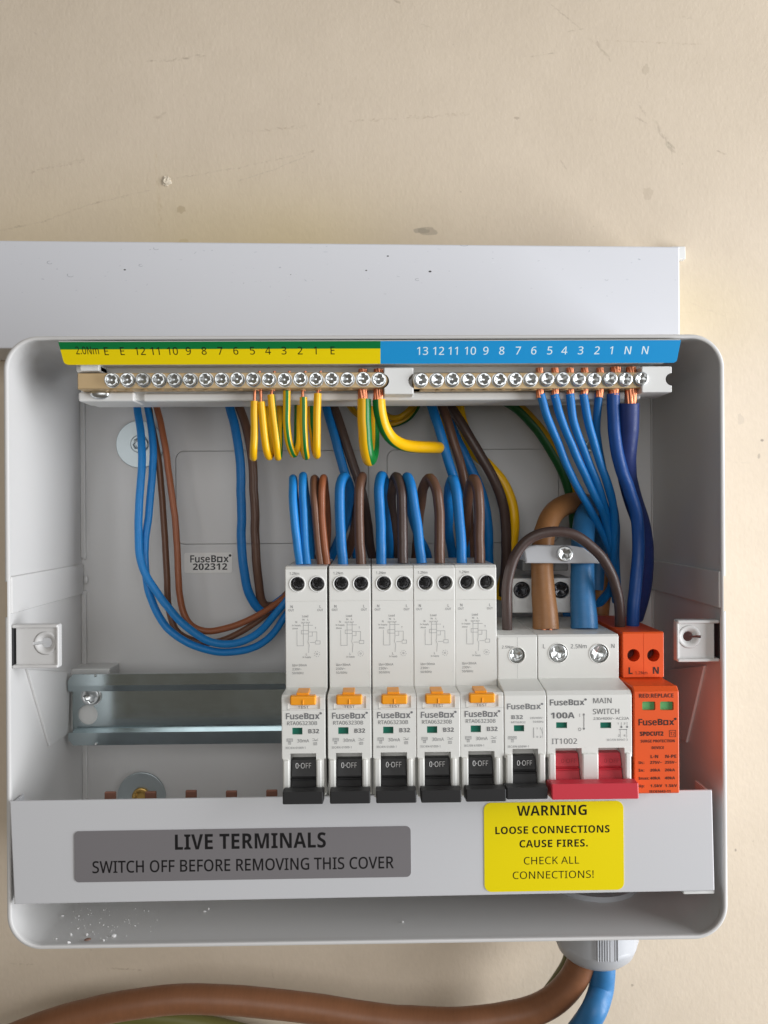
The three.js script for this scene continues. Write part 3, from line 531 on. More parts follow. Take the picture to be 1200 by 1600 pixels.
// single breaker without a button, double-pole main switch
function switchBody(t, px0, px1, yTopPx, slots, holes, windows, shelfTop) {
  const x0 = at(px0, 1150, ZN).x + 0.12, x1 = at(px1, 1150, ZN).x - 0.12, yB = lvl(1247, ZN) + 0.2, yS = lvl(1062, ZT), yN = lvl(1084, ZN);
  let g = profileX([[ZR, lvl(yTopPx, ZT) + 0.4], [ZT - 0.8, lvl(yTopPx, ZT)], [ZT, lvl(yTopPx, ZT) - 0.9], [ZT, yS], [ZN - 1.4, yN + 0.3], [ZN, yN - 1.2], [ZN, yB + 0.6], [ZN - 0.6, yB], [76, yB], [76, yB - 24], [ZR, yB - 24]], x0, x1, 0.3);
  const tools = [];
  for (const [a, b] of slots) tools.push(box(at(a, 1200, ZN).x, yB - 5, 86.5, at(b, 1200, ZN).x, lvl(1172, ZN), ZN + 6));
  for (const [a, b, c, d] of windows) { const p = at(a, d, ZN), q = at(c, b, ZN); tools.push(box(p.x, p.y, ZN - 1.2, q.x, q.y, ZN + 3)); }
  for (const [x, y, r] of holes) { const c = at(x, y, ZT); tools.push(cyl(c.x, c.y, ZT - 7, ZT + 3, r)); }
  tools.push(box(x0 - 1, yB - 3, ZN - 5, x0 + 0.6, lvl(1186, ZN), ZN + 3), box(x1 - 0.6, yB - 3, ZN - 5, x1 + 1, lvl(1186, ZN), ZN + 3));
  part('body', cut(g, tools), M.module, t);
  windows.forEach(([a, b, c, d]) => { const p = at(a, d, ZN), q = at(c, b, ZN); part('indicator', box(p.x, p.y, ZN - 1.25, q.x, q.y, ZN - 0.7), M.greenFlag, t); });
  holes.forEach(([x, y, r, deep], i) => { const c = at(x, y, ZT); part('terminal_screw', screwHead(c.x, c.y, ZT - deep, r - 0.25, 1.7, 0.3 + i * 0.9, 0.62), M.zinc, t); part('collar', new THREE.TorusGeometry(r + 0.1, 0.22, 8, 32).translate(c.x, c.y, ZT), M.module, t); });
  slots.forEach(([a, b], i) => {
    const l = i ? at(slots[i - 1][1], 1200, ZN).x : x0 + 0.5, s0 = at(a, 1200, ZN).x, s1 = at(b, 1200, ZN).x, r = i === slots.length - 1 ? x1 - 0.6 : null;
    if (!i) part('cheek', box(l, lvl(1226, ZN), 84, s0 - 0.05, lvl(1180, ZN), ZN + 1.1, 0.7), M.module, t);
    if (i) part('cheek', box(l + 0.05, lvl(1226, ZN), 84, s0 - 0.05, lvl(1180, ZN), ZN + 0.9, 0.7), M.module, t);
    if (r) part('cheek', box(s1 + 0.05, lvl(1226, ZN), 84, r, lvl(1180, ZN), ZN + 1.1, 0.7), M.module, t);
  });
  return [x0, x1, yB];
}
const barrel = (X0, X1, dy = 0) => { const ty = (y, z) => lvl(y + dy, z); return profileX([[86, ty(1179.5, 90)], [90.2, ty(1179.5, 90)], [92.2, ty(1200, 92.2)], [91.5, ty(1201, 92)], [91.5, ty(1203, 92)], [92.8, ty(1204, 92.5)], [92.8, ty(1206, 92.5)], [92.1, ty(1207, 92)], [93.5, ty(1222, 94)], [99, ty(1231, 99)], [99, ty(1240, 99)], [86, ty(1240, 95)]], X0, X1, 0.15); };
{
  const t = thing('single_breaker', 'shorter grey breaker with a black toggle and no orange button, left of the main switch', 'circuit breaker', V(at(787, 1200, ZN).x, lvl(1247, ZN), ZR));
  switchBody(t, 787.5, 854, 994, [[801, 841]], [[807.5, 1024, 3.4, 3.2]], [[803, 1133, 819, 1143]]);
  const X0 = at(801, 1200, ZN).x + 0.25, X1 = at(841, 1200, ZN).x - 0.25, h0 = at(791.5, 1240, 103).x, h1 = at(856, 1240, 103).x;
  const tog = part('toggle', [barrel(X0, X1, 4), profileX([[93.5, lvl(1233, 99)], [100, lvl(1231, 103)], [103.2, lvl(1232.5, 103)], [103.2, lvl(1251, 103.2)], [95.2, lvl(1250, 99)]], h0, h1, 0.45)], M.black, t);
  printed('off_mark', [802, 1183, 840, 1202], 92.4, 16, (c) => T(c, '0·OFF', 819.5, 1192.5, 11, { color: '#e8e8e8', w: 24 }), tog);
  printed('nose_print', [788, 1094, 853, 1172], ZN + 0.1, 14, (c) => {
    logo(c, 791.5, 1104, 58, 12, '#7d7e80'); T(c, 'B32', 798.5, 1120.5, 8.4, { align: 'left', w: 19, bold: true, color: '#858688' }); T(c, 'MT06B32', 798.5, 1128.5, 4.2, { align: 'left', w: 23, color: '#97989a' });
    T(c, '230/400V~', 839, 1122, 4.2, { w: 22, color: '#8b8c8e' }); T(c, '50/60Hz', 841, 1128, 4.2, { w: 17, color: '#8b8c8e' }); const q = '#9a9b9c'; line(c, [[834, 1137], [834, 1153]], 0.9, q); line(c, [[848, 1137], [848, 1153]], 0.4, q); T(c, '1  1', 842, 1138.5, 4, { w: 8 }); T(c, '0  2', 842, 1151.5, 4, { w: 8 }); line(c, [[845.5, 1139], [848, 1147]], 0.5, q);
    c.strokeStyle = q; c.lineWidth = 0.5; c.strokeRect(794, 1150.5, 13, 4); T(c, '6000', 800.5, 1152.6, 3.4, { w: 11 }); c.strokeRect(798.8, 1155.2, 3.6, 4); T(c, '3', 800.6, 1157.2, 3.4); T(c, 'IEC/EN 60898-1', 793, 1166.5, 4.4, { align: 'left', w: 34, color: '#8f9092' });
  }, t);
  printed('terminal_print', [780, 990, 839, 1060], ZT + 0.1, 12, (c) => { T(c, '2.5Nm', 793.5, 1010.5, 6, { w: 19, color: '#7a7b7d' }); line(c, [[808.5, 996], [808.5, 1013]], 0.4, '#a5a5a3'); line(c, [[808.5, 1037], [808.5, 1060]], 0.3, '#b5b5b3'); }, t);
}
{
  const t = thing('main_switch', 'wide grey main switch with two joined red toggles, left of the orange surge protector', 'main switch', V(at(921, 1200, ZN).x, lvl(1247, ZN), ZR));
  switchBody(t, 854, 988, 994, [[868, 909], [935, 976]], [[872, 1020.5, 4.0, 1.6], [936, 1021, 4.0, 1.9]], [[869, 1128.5, 886, 1138], [938, 1128.5, 955, 1138]]);
  const X = (p) => at(p, 1200, ZN).x, h0 = at(861.5, 1240, 104).x, h1 = at(998, 1240, 104).x;
  const tog = part('toggle', [barrel(X(868) + 0.25, X(909) - 0.25), barrel(X(935) + 0.25, X(976) - 0.25), profileX([[93.5, lvl(1228, 99)], [100, lvl(1225.5, 103)], [104, lvl(1228, 104)], [104.6, lvl(1251.5, 104)], [95.2, lvl(1249, 99)]], h0, h1, 0.5)], M.red, t);
  for (const dx of [0, 67]) printed('off_mark', [870 + dx, 1181, 908 + dx, 1200], 92.4, 12, (c) => T(c, '0·OFF', 888.5 + dx, 1189, 9, { color: 'rgba(150,20,35,0.45)', w: 24 }), tog);
  printed('nose_print', [855, 1084, 987, 1168], ZN + 0.1, 14, (c) => {
    logo(c, 858.5, 1097, 59, 12.6, '#6a6b6d'); T(c, '100A', 860, 1117.5, 12.8, { align: 'left', bold: true, w: 38, color: '#6a6b6d' }); T(c, 'MAIN', 926, 1094.5, 11.5, { align: 'left', w: 31, color: '#6d6e70' }); T(c, 'SWITCH', 926, 1111.5, 11.5, { align: 'left', w: 43, color: '#6d6e70' });
    T(c, '230/400V~ AC22A', 927, 1123.5, 5.6, { align: 'left', w: 56, color: '#7f8082' }); T(c, 'I', 906, 1117, 6); T(c, 'O', 906, 1139, 7); line(c, [[912.5, 1116], [912.5, 1139]], 0.9, '#6d6e70'); for (const [y, s] of [[1114, 3.5], [1141, -3.5]]) { c.fillStyle = '#6d6e70'; c.beginPath(); c.moveTo(912.5, y); c.lineTo(910.8, y + s); c.lineTo(914.2, y + s); c.fill(); }
    T(c, 'IT1002', 861.5, 1158, 11.8, { align: 'left', w: 41, color: '#747577' }); T(c, 'IEC/EN 60947-3', 948, 1156.5, 4.4, { align: 'left', w: 33, color: '#8a8b8d' });
    const q = '#7f8082'; T(c, '1    3', 971, 1131, 4, { w: 13 }); T(c, '2    4', 971.5, 1150, 4.4, { w: 12 }); for (const x of [971, 980]) { line(c, [[x, 1129], [x, 1136]], 0.5, q); c.fillStyle = q; c.beginPath(); c.arc(x, 1136.5, 1.5, 0, 7); c.fill(); } line(c, [[969, 1140], [969.5, 1153]], 0.5, q); line(c, [[979, 1140], [979.5, 1153]], 0.5, q); line(c, [[967, 1140.5], [980, 1140.5]], 0.9, q);
  }, t);
  printed('terminal_print', [841, 992, 968, 1060], ZT + 0.1, 12, (c) => { T(c, 'L', 850, 1009.5, 9, { color: '#7a7b7d' }); T(c, 'N', 958, 1010, 9, { color: '#7a7b7d' }); T(c, '2.5Nm', 904.5, 1010, 9, { w: 26, color: '#7a7b7d' }); }, t);
}
// surge protector
{
  const t = thing('surge_protector', 'narrow bright orange surge protector printed in black, right end of the breaker row', 'surge protector', V(at(1025, 1200, ZN).x, lvl(1247, ZN), ZR));
  const a0 = at(973, 1030, ZT).x, a1 = at(1037.5, 1030, ZT).x, b0 = at(990.5, 1150, ZN).x, b1 = at(1061.5, 1150, ZN).x, yB = lvl(1245, ZN), yT = lvl(991, ZT), yS = lvl(1062, ZT) - 0.2;
  const holes = [[990, 1024], [1021, 1024]].map(([x, y]) => at(x, y, ZT));
  part('terminal_head', cut(profileX([[ZR, yT], [ZT - 0.6, yT], [ZT, yT - 0.6], [ZT, yS + 0.25], [ZR, yS + 0.25]], a0, a1, 0.3), [...holes.map((h) => cyl(h.x, h.y, ZT - 9, ZT + 3, 2.65)), box(holes[0].x / 2 + holes[1].x / 2 - 0.08, yS - 1, ZT - 0.2, holes[0].x / 2 + holes[1].x / 2 + 0.08, yT + 1, ZT + 1)]), M.spd, t);
  for (const h of holes) part('terminal_screw', [...screwHead(h.x, h.y, ZT - 8, 2.4, 1.2, 0.4), cyl(h.x, h.y, ZT - 8.6, ZT - 8, 2.6)], M.spdHole, t);
  const w = [[1003.5, 1096, 1024, 1110], [1031.5, 1096, 1052.5, 1110]].map(([x0, y0, x1, y1]) => [at(x0, y1, ZN), at(x1, y0, ZN)]);
  part('cartridge', cut(profileX([[ZR, yS], [ZT - 2.5, yS], [ZT, yS - 0.4], [ZN - 1.8, lvl(1079, ZN) + 0.4], [ZN, lvl(1079, ZN) - 1.4], [ZN, yB + 0.5], [ZN - 0.5, yB], [76, yB], [76, yB - 20], [ZR, yB - 20]], b0, b1, 0.45), w.map(([p, q]) => extrude(rrect(p.x, p.y, q.x, q.y, 0.6), ZN - 2, ZN + 2))), M.spd, t);
  for (const [p, q] of w) { const f = part('indicator', box(p.x - 0.1, p.y - 0.1, ZN - 2.1, q.x + 0.1, q.y + 0.1, ZN - 1.2), M.greenLamp, t); }
  printed('nose_print', [991, 1080, 1061, 1244], ZN + 0.1, 12, (c) => {
    const K = '#2a1510'; T(c, 'RED:REPLACE', 998.5, 1087, 8.6, { align: 'left', bold: true, color: '#4a170c', w: 55 }); logo(c, 997, 1128, 61, 13.5, K); T(c, 'SPDCUT2', 1000, 1146.5, 8.8, { align: 'left', bold: true, color: K, w: 37, heavy: 0.35 });
    c.strokeStyle = K; c.lineWidth = 0.7; c.strokeRect(1046.5, 1141.5, 9.6, 10); T(c, 'T2', 1051.3, 1146.8, 7.4, { color: K, w: 7.5 }); T(c, 'SURGE PROTECTION', 1001, 1157.5, 6, { align: 'left', bold: true, color: K, w: 54 }); T(c, 'DEVICE', 1028, 1168, 6, { bold: true, color: K, w: 20 });
    T(c, 'L-N', 1016, 1181.5, 7, { align: 'left', bold: true, color: K, w: 13 }); T(c, 'N-PE', 1039, 1181.5, 7, { align: 'left', bold: true, color: K, w: 18.5 });
    [['Uc:', '275V~', '255V~', 1191], ['In:', '20kA', '20kA', 1203], ['Imax:', '40kA', '40kA', 1215.5], ['Up:', '1.5kV', '1.5kV', 1227.5]].forEach(([a, b, d, y]) => { T(c, a, 997.5, y, 6, { align: 'left', bold: true, color: K, w: a === 'Imax:' ? 17 : 9.5 }); T(c, b, 1015.5, y, 6, { align: 'left', bold: true, color: K, w: b.length > 4 ? 19 : 16 }); T(c, d, 1038.5, y, 6, { align: 'left', bold: true, color: K, w: d.length > 4 ? 19 : 16 }); });
    T(c, 'IEC61643-11', 1031, 1236.5, 5, { bold: true, color: K, w: 34 });
  }, t);
  printed('terminal_print', [974, 1036, 1037, 1061], ZT + 0.1, 12, (c) => { T(c, 'L', 985, 1047.5, 15, { bold: true, color: '#2a1510' }); T(c, 'N', 1025, 1047.5, 15, { bold: true, color: '#2a1510' }); T(c, '1.2Nm', 1002, 1051.5, 6.5, { color: '#5a1a0c', w: 20 }); }, t);
}

// ------------------------------------------------------------------ lower cover with its two stickers
{
  const z = 84.5, q = [[22, 1413.5], [1117, 1392], [1113, 1234.5], [14.5, 1252]].map(([x, y]) => at(x, y, z));
  const t = thing('terminal_cover', 'pale grey metal cover strip across the bottom with a grey and a yellow label', 'cover', V(0, q[0].y, z));
  part('front_plate', extrude(poly(q.map((v) => [v.x, v.y])), z - 1.2, z, 0.5), M.coverPaint, t);
  const fl = (a, b, dx, dy, depth) => { const g = new THREE.BoxGeometry(Math.hypot(b.x - a.x, b.y - a.y) - 2.4, 1.0, depth); g.rotateZ(Math.atan2(b.y - a.y, b.x - a.x)); return g.translate((a.x + b.x) / 2 + dx, (a.y + b.y) / 2 + dy, z - 0.8 - depth / 2); };
  part('folded_edge', [fl(q[0], q[1], 0, 0.6, 10), fl(q[1], q[2], -0.6, 0, 14), fl(q[0], q[3], 0.6, 0, 10)], M.coverPaint, t);
  const tb0 = at(1066, 1396, 80), tb1 = at(1115, 1390, 80); part('locating_lug', box(tb0.x, tb0.y, 70, tb1.x, tb1.y, 81, 0.5), M.pvc, t);
  const turn = Math.atan2(q[2].y - q[3].y, q[2].x - q[3].x);
  const g1 = printed('grey_label', [116, 1295, 642, 1374.5], z + 0.25, 2.6, (c) => { T(c, 'LIVE TERMINALS', 390, 1314, 33, { bold: true, color: '#1f1e20', w: 240 }); T(c, 'SWITCH OFF BEFORE REMOVING THIS COVER', 379, 1352, 25, { color: '#1c1b1d', w: 472, heavy: 0.5 }); }, t, { fill: '#8d8a8d', round: 2, rough: 0.36, metal: 0.3 });
  tag(g1, 'grey label lettered LIVE TERMINALS');
  const g2 = printed('yellow_label', [756.5, 1253, 974.5, 1392], z + 0.25, 4, (c) => {
    const K = '#191708'; T(c, 'WARNING', 863.5, 1267, 22, { bold: true, color: K, w: 111 }); T(c, 'LOOSE CONNECTIONS', 863, 1296.5, 16, { bold: true, color: K, w: 181 }); T(c, 'CAUSE FIRES.', 865, 1318, 16, { bold: true, color: K, w: 109 }); T(c, 'CHECK ALL', 861, 1344.5, 16, { color: K, w: 88 }); T(c, 'CONNECTIONS!', 864, 1367, 16, { color: K, w: 129 });
  }, t, { fill: '#f0dc00', round: 3, rough: 0.35 });
  tag(g2, 'yellow warning label');
  for (const g of [g1, g2]) { const c = g.geometry; c.computeBoundingBox(); const m = c.boundingBox.getCenter(V()); c.translate(-m.x, -m.y, -m.z); c.rotateZ(turn * 0.75); c.translate(m.x, m.y, m.z); }
}

// ------------------------------------------------------------------ wires
function wire(name, label, list, r, mat, o = {}) {
  const g = tube(path(list), r, { wob: 0.5, ...o });
  if (!o.cores) return tag(part(name, g, mat), label, o.category ?? 'wire', o.group);
  const b = g.boundingBox ?? (g.computeBoundingBox(), g.boundingBox), t = thing(name, label, o.category ?? 'wire', V((b.min.x + b.max.x) / 2, b.min.y, b.min.z), o.group);
  part('insulation', g, mat, t);
  for (const c of o.cores) part('copper_core', strands(c), M.copper, t);
  return t;
}
function strands({ a, b, r, n = 1, splay = 0 }) {                    // one solid core or a bundle of strands between two picture points
  const p = at(...a), q = at(...b), out = [];
  if (n === 1) return [tube([p, p.clone().lerp(q, 0.5), q], r, { sides: 12, n: 4 })];
  const rs = r * 0.40;
  for (let i = 0; i < n; i++) {
    const t = i / (n - 1) * Math.PI * 2, k = i === n - 1 ? 0 : r - rs, off = V(Math.cos(t) * k, 0, Math.sin(t) * k), tw = V(Math.cos(t + 0.7) * k, 0, Math.sin(t + 0.7) * k);
    out.push(tube([p.clone().add(off), p.clone().lerp(q, 0.5).addScaledVector(off.clone().add(tw), 0.5 * (1 + splay)), q.clone().add(tw)], rs, { sides: 8, n: 5 }));
  }
  return out;
}
// -- circuit pairs: down from the top, behind the breakers, over the loop and into a terminal
wire('thin_blue_wire', 'thin blue wire hanging furthest left, inner of the two low blue curves', [[212, 560, 12], [213, 623, 18], [219.5, 672, 25], [222, 715, 29], [218, 772, 32], [216.5, 830, 34], [218, 868, 36], [226, 895, 37], [245, 925, 37], [265, 951, 36], [291, 979, 35], [331, 1003, 33], [366, 1005.5, 30], [400, 991, 25], [427, 963, 18], [455, 925, 14], [468, 880, 16], [466, 830, 27], [460, 775, 45], [458, 748, 53], [457.5, 752, 58], [457.5, 790, 63], [464, 845, 65], [469, 882, 66]], 1.85, M.blueLight);
wire('thin_blue_wire', 'thin blue wire hanging second from the left, outer of the two low blue curves', [[225, 560, 12], [229, 623, 16], [238, 680, 22], [238, 735, 26], [233, 795, 29], [227, 845, 31], [226.5, 880, 32], [235, 931, 33], [256, 974, 33], [291, 1003, 33], [331, 1017, 31], [354, 1019, 29], [389, 1014, 25], [417, 999, 20], [447, 962, 14], [478, 910, 12], [486, 870, 16], [482, 810, 30], [475.5, 758, 48], [474, 743, 54], [473.5, 748, 58], [474, 790, 62], [477, 845, 64], [480, 882, 66]], 1.8, M.blueLight);
wire('thin_brown_wire', 'thin brown wire just right of the two hanging blue wires at left', [[224, 560, 12], [230, 623, 16], [239, 672, 20], [248, 721, 23], [253.5, 787, 24], [258, 844, 25], [260.5, 902, 26], [264, 951, 26], [277, 986, 26], [310, 1003, 26], [342, 1002, 24], [377, 987, 20], [414, 961, 15], [450, 925, 11], [492, 885, 13], [500, 840, 24], [498, 775, 44], [494, 750, 52], [490.5, 748, 57], [490, 770, 61], [494, 820, 64], [501, 882, 66]], 1.6, M.brownMid);
wire('thin_rust_wire', 'thin rust brown wire curving under the date sticker', [[232, 560, 12], [242, 623, 17], [253.5, 672, 22], [262, 729, 26], [270.5, 787, 28], [276, 844, 29], [279, 902, 30], [285, 951, 30], [297, 975, 30], [322, 986, 29], [354, 981.5, 26], [388.5, 968.5, 22], [429, 945, 16], [465, 915, 12], [504, 880, 14], [512, 840, 25], [510, 780, 44], [507, 754, 52], [505, 746, 57], [503, 760, 61], [503, 800, 63], [507, 845, 65], [511, 882, 66]], 1.6, M.rust);
wire('blue_wire', 'blue wire hanging left of centre above the date sticker, beside a dark brown one', [[350, 570, 12], [357, 623, 15], [368.5, 672, 18], [375, 721, 20], [377, 787, 21], [377.7, 844, 22], [381, 888, 22], [390, 930, 20], [410, 953, 16], [450, 930, 11], [505, 890, 12], [521, 862, 18], [535, 830, 28], [545, 790, 42], [546, 760, 51], [538, 744.5, 57], [532, 757, 61], [531, 785, 63], [533, 835, 65], [536, 882, 66]], 2.25, M.blue);
wire('brown_wire', 'dark brown wire hanging left of centre, right of the hanging blue wire', [[360, 570, 12], [371, 623, 15], [386, 672, 18], [394, 721, 20], [397.5, 787, 21], [399.5, 844, 21], [403, 902, 20], [413, 945, 16], [440, 942, 12], [500, 905, 11], [540, 870, 14], [551, 840, 25], [560, 790, 42], [565, 757, 51], [566, 744.5, 56], [562, 757, 61], [561, 785, 63], [562, 835, 65], [564, 882, 66]], 2.2, M.brown);
wire('blue_wire', 'blue wire slanting down from the top, third pair from the left', [[498, 570, 14], [508, 624, 20], [521, 675, 24], [535, 726, 26], [547, 765, 26], [553, 810, 22], [556, 860, 14], [575, 905, 10], [606, 890, 12], [609, 860, 20], [607, 800, 38], [603, 760, 50], [596.5, 743.5, 56], [592.5, 757, 61], [593, 790, 63], [595, 835, 65], [596, 882, 66]], 2.25, M.blue);
wire('brown_wire', 'very dark brown wire slanting down beside the third blue wire', [[506, 570, 14], [518, 624, 20], [535, 675, 24], [552, 726, 26], [566, 772, 26], [575, 820, 22], [582, 870, 14], [600, 905, 10], [622, 890, 13], [618, 850, 22], [612, 800, 38], [612, 765, 50], [619, 745, 56], [626, 762, 61], [628, 795, 63], [629, 835, 65], [629.5, 880, 66]], 2.3, M.brownDark);
wire('blue_wire', 'blue wire loop above the fourth breaker, leaning to the right', [[672, 905, 10], [668, 868, 14], [655, 840, 24], [643, 800, 40], [636, 763, 51], [636.5, 745, 57], [642, 757, 61], [647, 785, 63], [653, 833, 65], [659, 880, 66]], 2.2, M.blue);
wire('brown_wire', 'wide brown wire loop above the fourth breaker', [[648, 905, 10], [649, 868, 14], [653, 830, 26], [657, 790, 42], [662, 760, 52], [672, 747, 57], [681, 762, 61], [686, 795, 63], [687, 835, 65], [687, 880, 66]], 2.3, M.brown);
wire('blue_wire', 'blue wire loop above the fifth breaker', [[712, 905, 10], [707, 866, 15], [702, 835, 25], [700.5, 795, 42], [702, 762, 53], [707, 749, 58], [712, 765, 61], [716, 795, 63], [719, 835, 65], [721.5, 880, 66]], 2.25, M.blue);
wire('brown_wire', 'brown wire loop above the fifth breaker, rightmost of the loops', [[722, 905, 10], [725, 868, 14], [727, 830, 25], [730, 790, 42], [734, 760, 53], [740, 748, 58], [746, 762, 61], [748, 795, 63], [748.5, 835, 65], [749.5, 880, 66]], 2.35, M.brown);
wire('blue_wire', 'blue wire slanting from the top just right of the white clip', [[658, 570, 22], [671, 624, 30], [685.5, 669, 35], [698, 712, 36], [709, 748, 34], [722, 800, 26], [731, 850, 18], [734, 905, 10]], 2.3, M.blue);
wire('brown_wire', 'brown wire slanting from the top toward the fifth breaker', [[676, 570, 22], [688, 624, 29], [702.5, 669, 33], [717, 717, 34], [727, 760, 31], [733, 810, 24], [738, 905, 10]], 2.2, M.brown);
wire('brown_wire', 'long dark brown wire curving from the top down beside the single breaker', [[683, 585, 20], [701, 630, 25], [725, 669, 28], [751, 712, 30], [773, 752, 30], [786, 790, 28], [791, 831, 25], [790, 880, 20], [786, 930, 14]], 2.5, M.brownDark);
wire('blue_wire', 'blue wire mostly hidden behind the slanting brown wires', [[690, 620, 14], [708, 675, 18], [728, 715, 20], [742, 745, 20], [756, 782, 20], [762, 820, 19], [764, 905, 12]], 2.4, M.blue);
// -- small earth wires with U bends under the earth bar
const E = (label, front, bend, backLeg, v, core, twist = 0, r = 1.62, mat = M.earthThin) => wire('earth_wire', label, [...front, bend, ...backLeg], r, mat, { v, twist, cores: core, category: 'wire' });
const up = (x, x2) => ({ a: [x, 611, ZB - 4], b: [x2 ?? x, 580, ZB - 4], r: 0.62 });
const core = (x, y, x2) => ({ a: [x, y + 3, ZB - 3.5], b: [x2, 604, ZB - 4], r: 0.62 });
E('short green and yellow wire with a U bend, first from the left', [[397.5, 627, 73.5], [397, 672, 73.5], [396, 702, 72.5]], [396, 714.5, 67], [[396.5, 700, 60], [398, 650, 50], [401, 590, 30]], 0.6, [core(397.5, 627, 398.5), up(404, 405.5)]);
E('short green and yellow wire with a U bend, second from the left', [[408, 628, 73.5], [412, 672, 73.5], [416.5, 702, 72]], [420.5, 714, 67], [[422.5, 700, 61], [419, 660, 52], [414, 590, 35]], 0.80, [core(408, 628, 407.5)], -0.05);
E('short green and yellow wire with a U bend, third from the left', [[423.5, 617, 73.5], [428, 663, 73.5], [432.5, 700, 72]], [434.5, 714, 67], [[436.5, 698, 60], [437, 655, 52], [438.5, 590, 35]], 0.37, [core(424.5, 617, 425), up(428, 429)]);
E('short green and yellow wire whose U bend opens widest, fourth from the left', [[448, 611, 73.5], [448, 660, 73.5], [452, 692, 71.5]], [459, 709.5, 67], [[464.5, 696, 62], [465.5, 660, 56], [463, 590, 38]], 0.10, [core(448, 606, 448), up(452)], 0, 1.62, M.earthSmall);
E('short yellow wire with a broad green stripe in front, fifth from the left', [[474, 621, 73.5], [475, 663, 73.5], [477, 700, 72]], [478.5, 714, 67], [[473, 698, 61], [467, 655, 54], [466, 590, 38]], 0.085, [core(473, 621, 473), up(475.5, 477)], 0, 1.62, M.earthSmall);
E('short plain yellow faced wire with a U bend, rightmost of the thin ones', [[496.5, 615, 73.5], [495, 663, 73.5], [495, 700, 72]], [495.5, 711.5, 67], [[491, 698, 60], [487, 650, 50], [486, 590, 34]], 0.6, [core(496.5, 615, 497), up(500, 501)]);
// -- thick earths
wire('thick_earth_wire', 'thick green and yellow wire in a tight U bend left of the white clip', [[569, 624, 73], [569, 650, 73], [571, 690, 72], [574, 710, 70], [577, 718, 65], [581, 706, 58], [582.5, 670, 50], [582, 600, 34]], 2.95, M.earthBig, { v: 0.38, cores: [{ a: [567, 628, 73], b: [567, 602, 73], r: 2.2, n: 8 }, { a: [567, 590, 72], b: [567, 577, 72], r: 2.0, n: 8 }] });
wire('thick_earth_wire', 'thick green and yellow wire bending right under the white clip toward the slanting wires', [[592, 625, 73], [593.5, 640, 73], [599, 664, 71], [609, 682, 67], [625, 693, 60], [646, 697.5, 52], [676, 698.8, 42], [690, 698, 34], [697, 688, 24], [696, 664, 15], [694, 600, 8]], 2.75, M.earthBig, { v: 0.98, twist: -0.12, cores: [{ a: [590.5, 629, 73], b: [592, 602, 73], r: 2.3, n: 9 }, { a: [592, 590, 72], b: [592, 577, 72], r: 2.3, n: 8 }] });
wire('long_earth_wire', 'thick yellow wire curving down to the right of the long dark brown wire', [[716, 585, 6], [718, 640, 10], [728, 680, 14], [742, 708, 18], [764, 728, 21], [785, 753, 22], [799, 786, 22], [803, 815, 22], [801, 848, 20], [793, 888, 16], [780, 935, 12]], 2.7, M.earthBig, { v: 0.62 });
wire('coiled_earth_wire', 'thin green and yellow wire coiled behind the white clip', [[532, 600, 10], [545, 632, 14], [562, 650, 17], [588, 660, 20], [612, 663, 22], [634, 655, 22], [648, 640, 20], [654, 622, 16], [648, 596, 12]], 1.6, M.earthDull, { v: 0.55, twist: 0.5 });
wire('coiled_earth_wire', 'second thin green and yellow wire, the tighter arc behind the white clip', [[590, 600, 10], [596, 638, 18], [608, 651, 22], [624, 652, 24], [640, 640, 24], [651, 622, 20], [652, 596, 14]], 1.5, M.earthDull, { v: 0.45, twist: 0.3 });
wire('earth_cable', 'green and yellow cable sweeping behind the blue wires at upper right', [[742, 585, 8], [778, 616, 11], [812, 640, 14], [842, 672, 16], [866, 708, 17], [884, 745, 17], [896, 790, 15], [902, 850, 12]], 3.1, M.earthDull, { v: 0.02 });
// -- neutrals fanning down from the neutral bar
const nc = (x, y, xb, r = 1.7) => [{ a: [x, y + 3, 73], b: [xb, 604, 73], r, n: 8 }, { a: [xb, 588, 72.5], b: [xb - 0.5, 575, 72.5], r: r * 0.95, n: 8 }];
const NG = { group: 'blue neutral wires fanning down from the neutral bar' };
wire('neutral_wire', 'leftmost of the bright blue wires fanning down from the neutral bar', [[844.8, 616, 73], [854.5, 650, 72], [872, 692, 68], [895, 747, 60], [920, 792, 50], [944, 838, 40], [957, 872, 32], [958, 900, 24], [948, 930, 16], [925, 952, 10], [880, 962, 8]], 1.8, M.blue, { cores: nc(843.5, 619, 843.5) });
wire('neutral_wire', 'second blue wire of the fan, between the leftmost and the middle', [[866, 616, 73], [877, 655, 72], [900, 710, 67], [925, 765, 58], [944, 805, 48], [955, 850, 38], [960, 890, 28], [953, 920, 18], [930, 946, 10]], 1.8, M.blue, { cores: nc(867, 619, 867.5) });
wire('neutral_wire', 'middle blue wire of the fan', [[890.2, 615.5, 73], [897, 660, 72], [914, 707, 67], [934, 757, 58], [947.5, 800, 48], [954.5, 845, 38], [962, 895, 28], [958, 930, 18]], 1.8, M.blue, { cores: nc(891, 618, 891) });
wire('neutral_wire', 'fourth blue wire of the fan, bowing out to the right', [[911.3, 615.5, 73], [920, 662, 72], [935, 714, 67], [952.5, 765, 58], [959.5, 803, 49], [958.5, 845, 40], [958, 890, 30], [962, 940, 18]], 1.8, M.blue, { cores: nc(912, 618, 914) });
wire('neutral_wire', 'darker blue wire at the back of the fan, just left of the navy wire', [[935.7, 615, 72.5], [932.5, 672, 66], [940, 725, 58], [953, 772, 48], [962, 815, 38], [962, 865, 28], [966, 930, 18]], 1.75, std(0.008, 0.13, 0.36, 0.38), { cores: nc(936, 618, 938) });
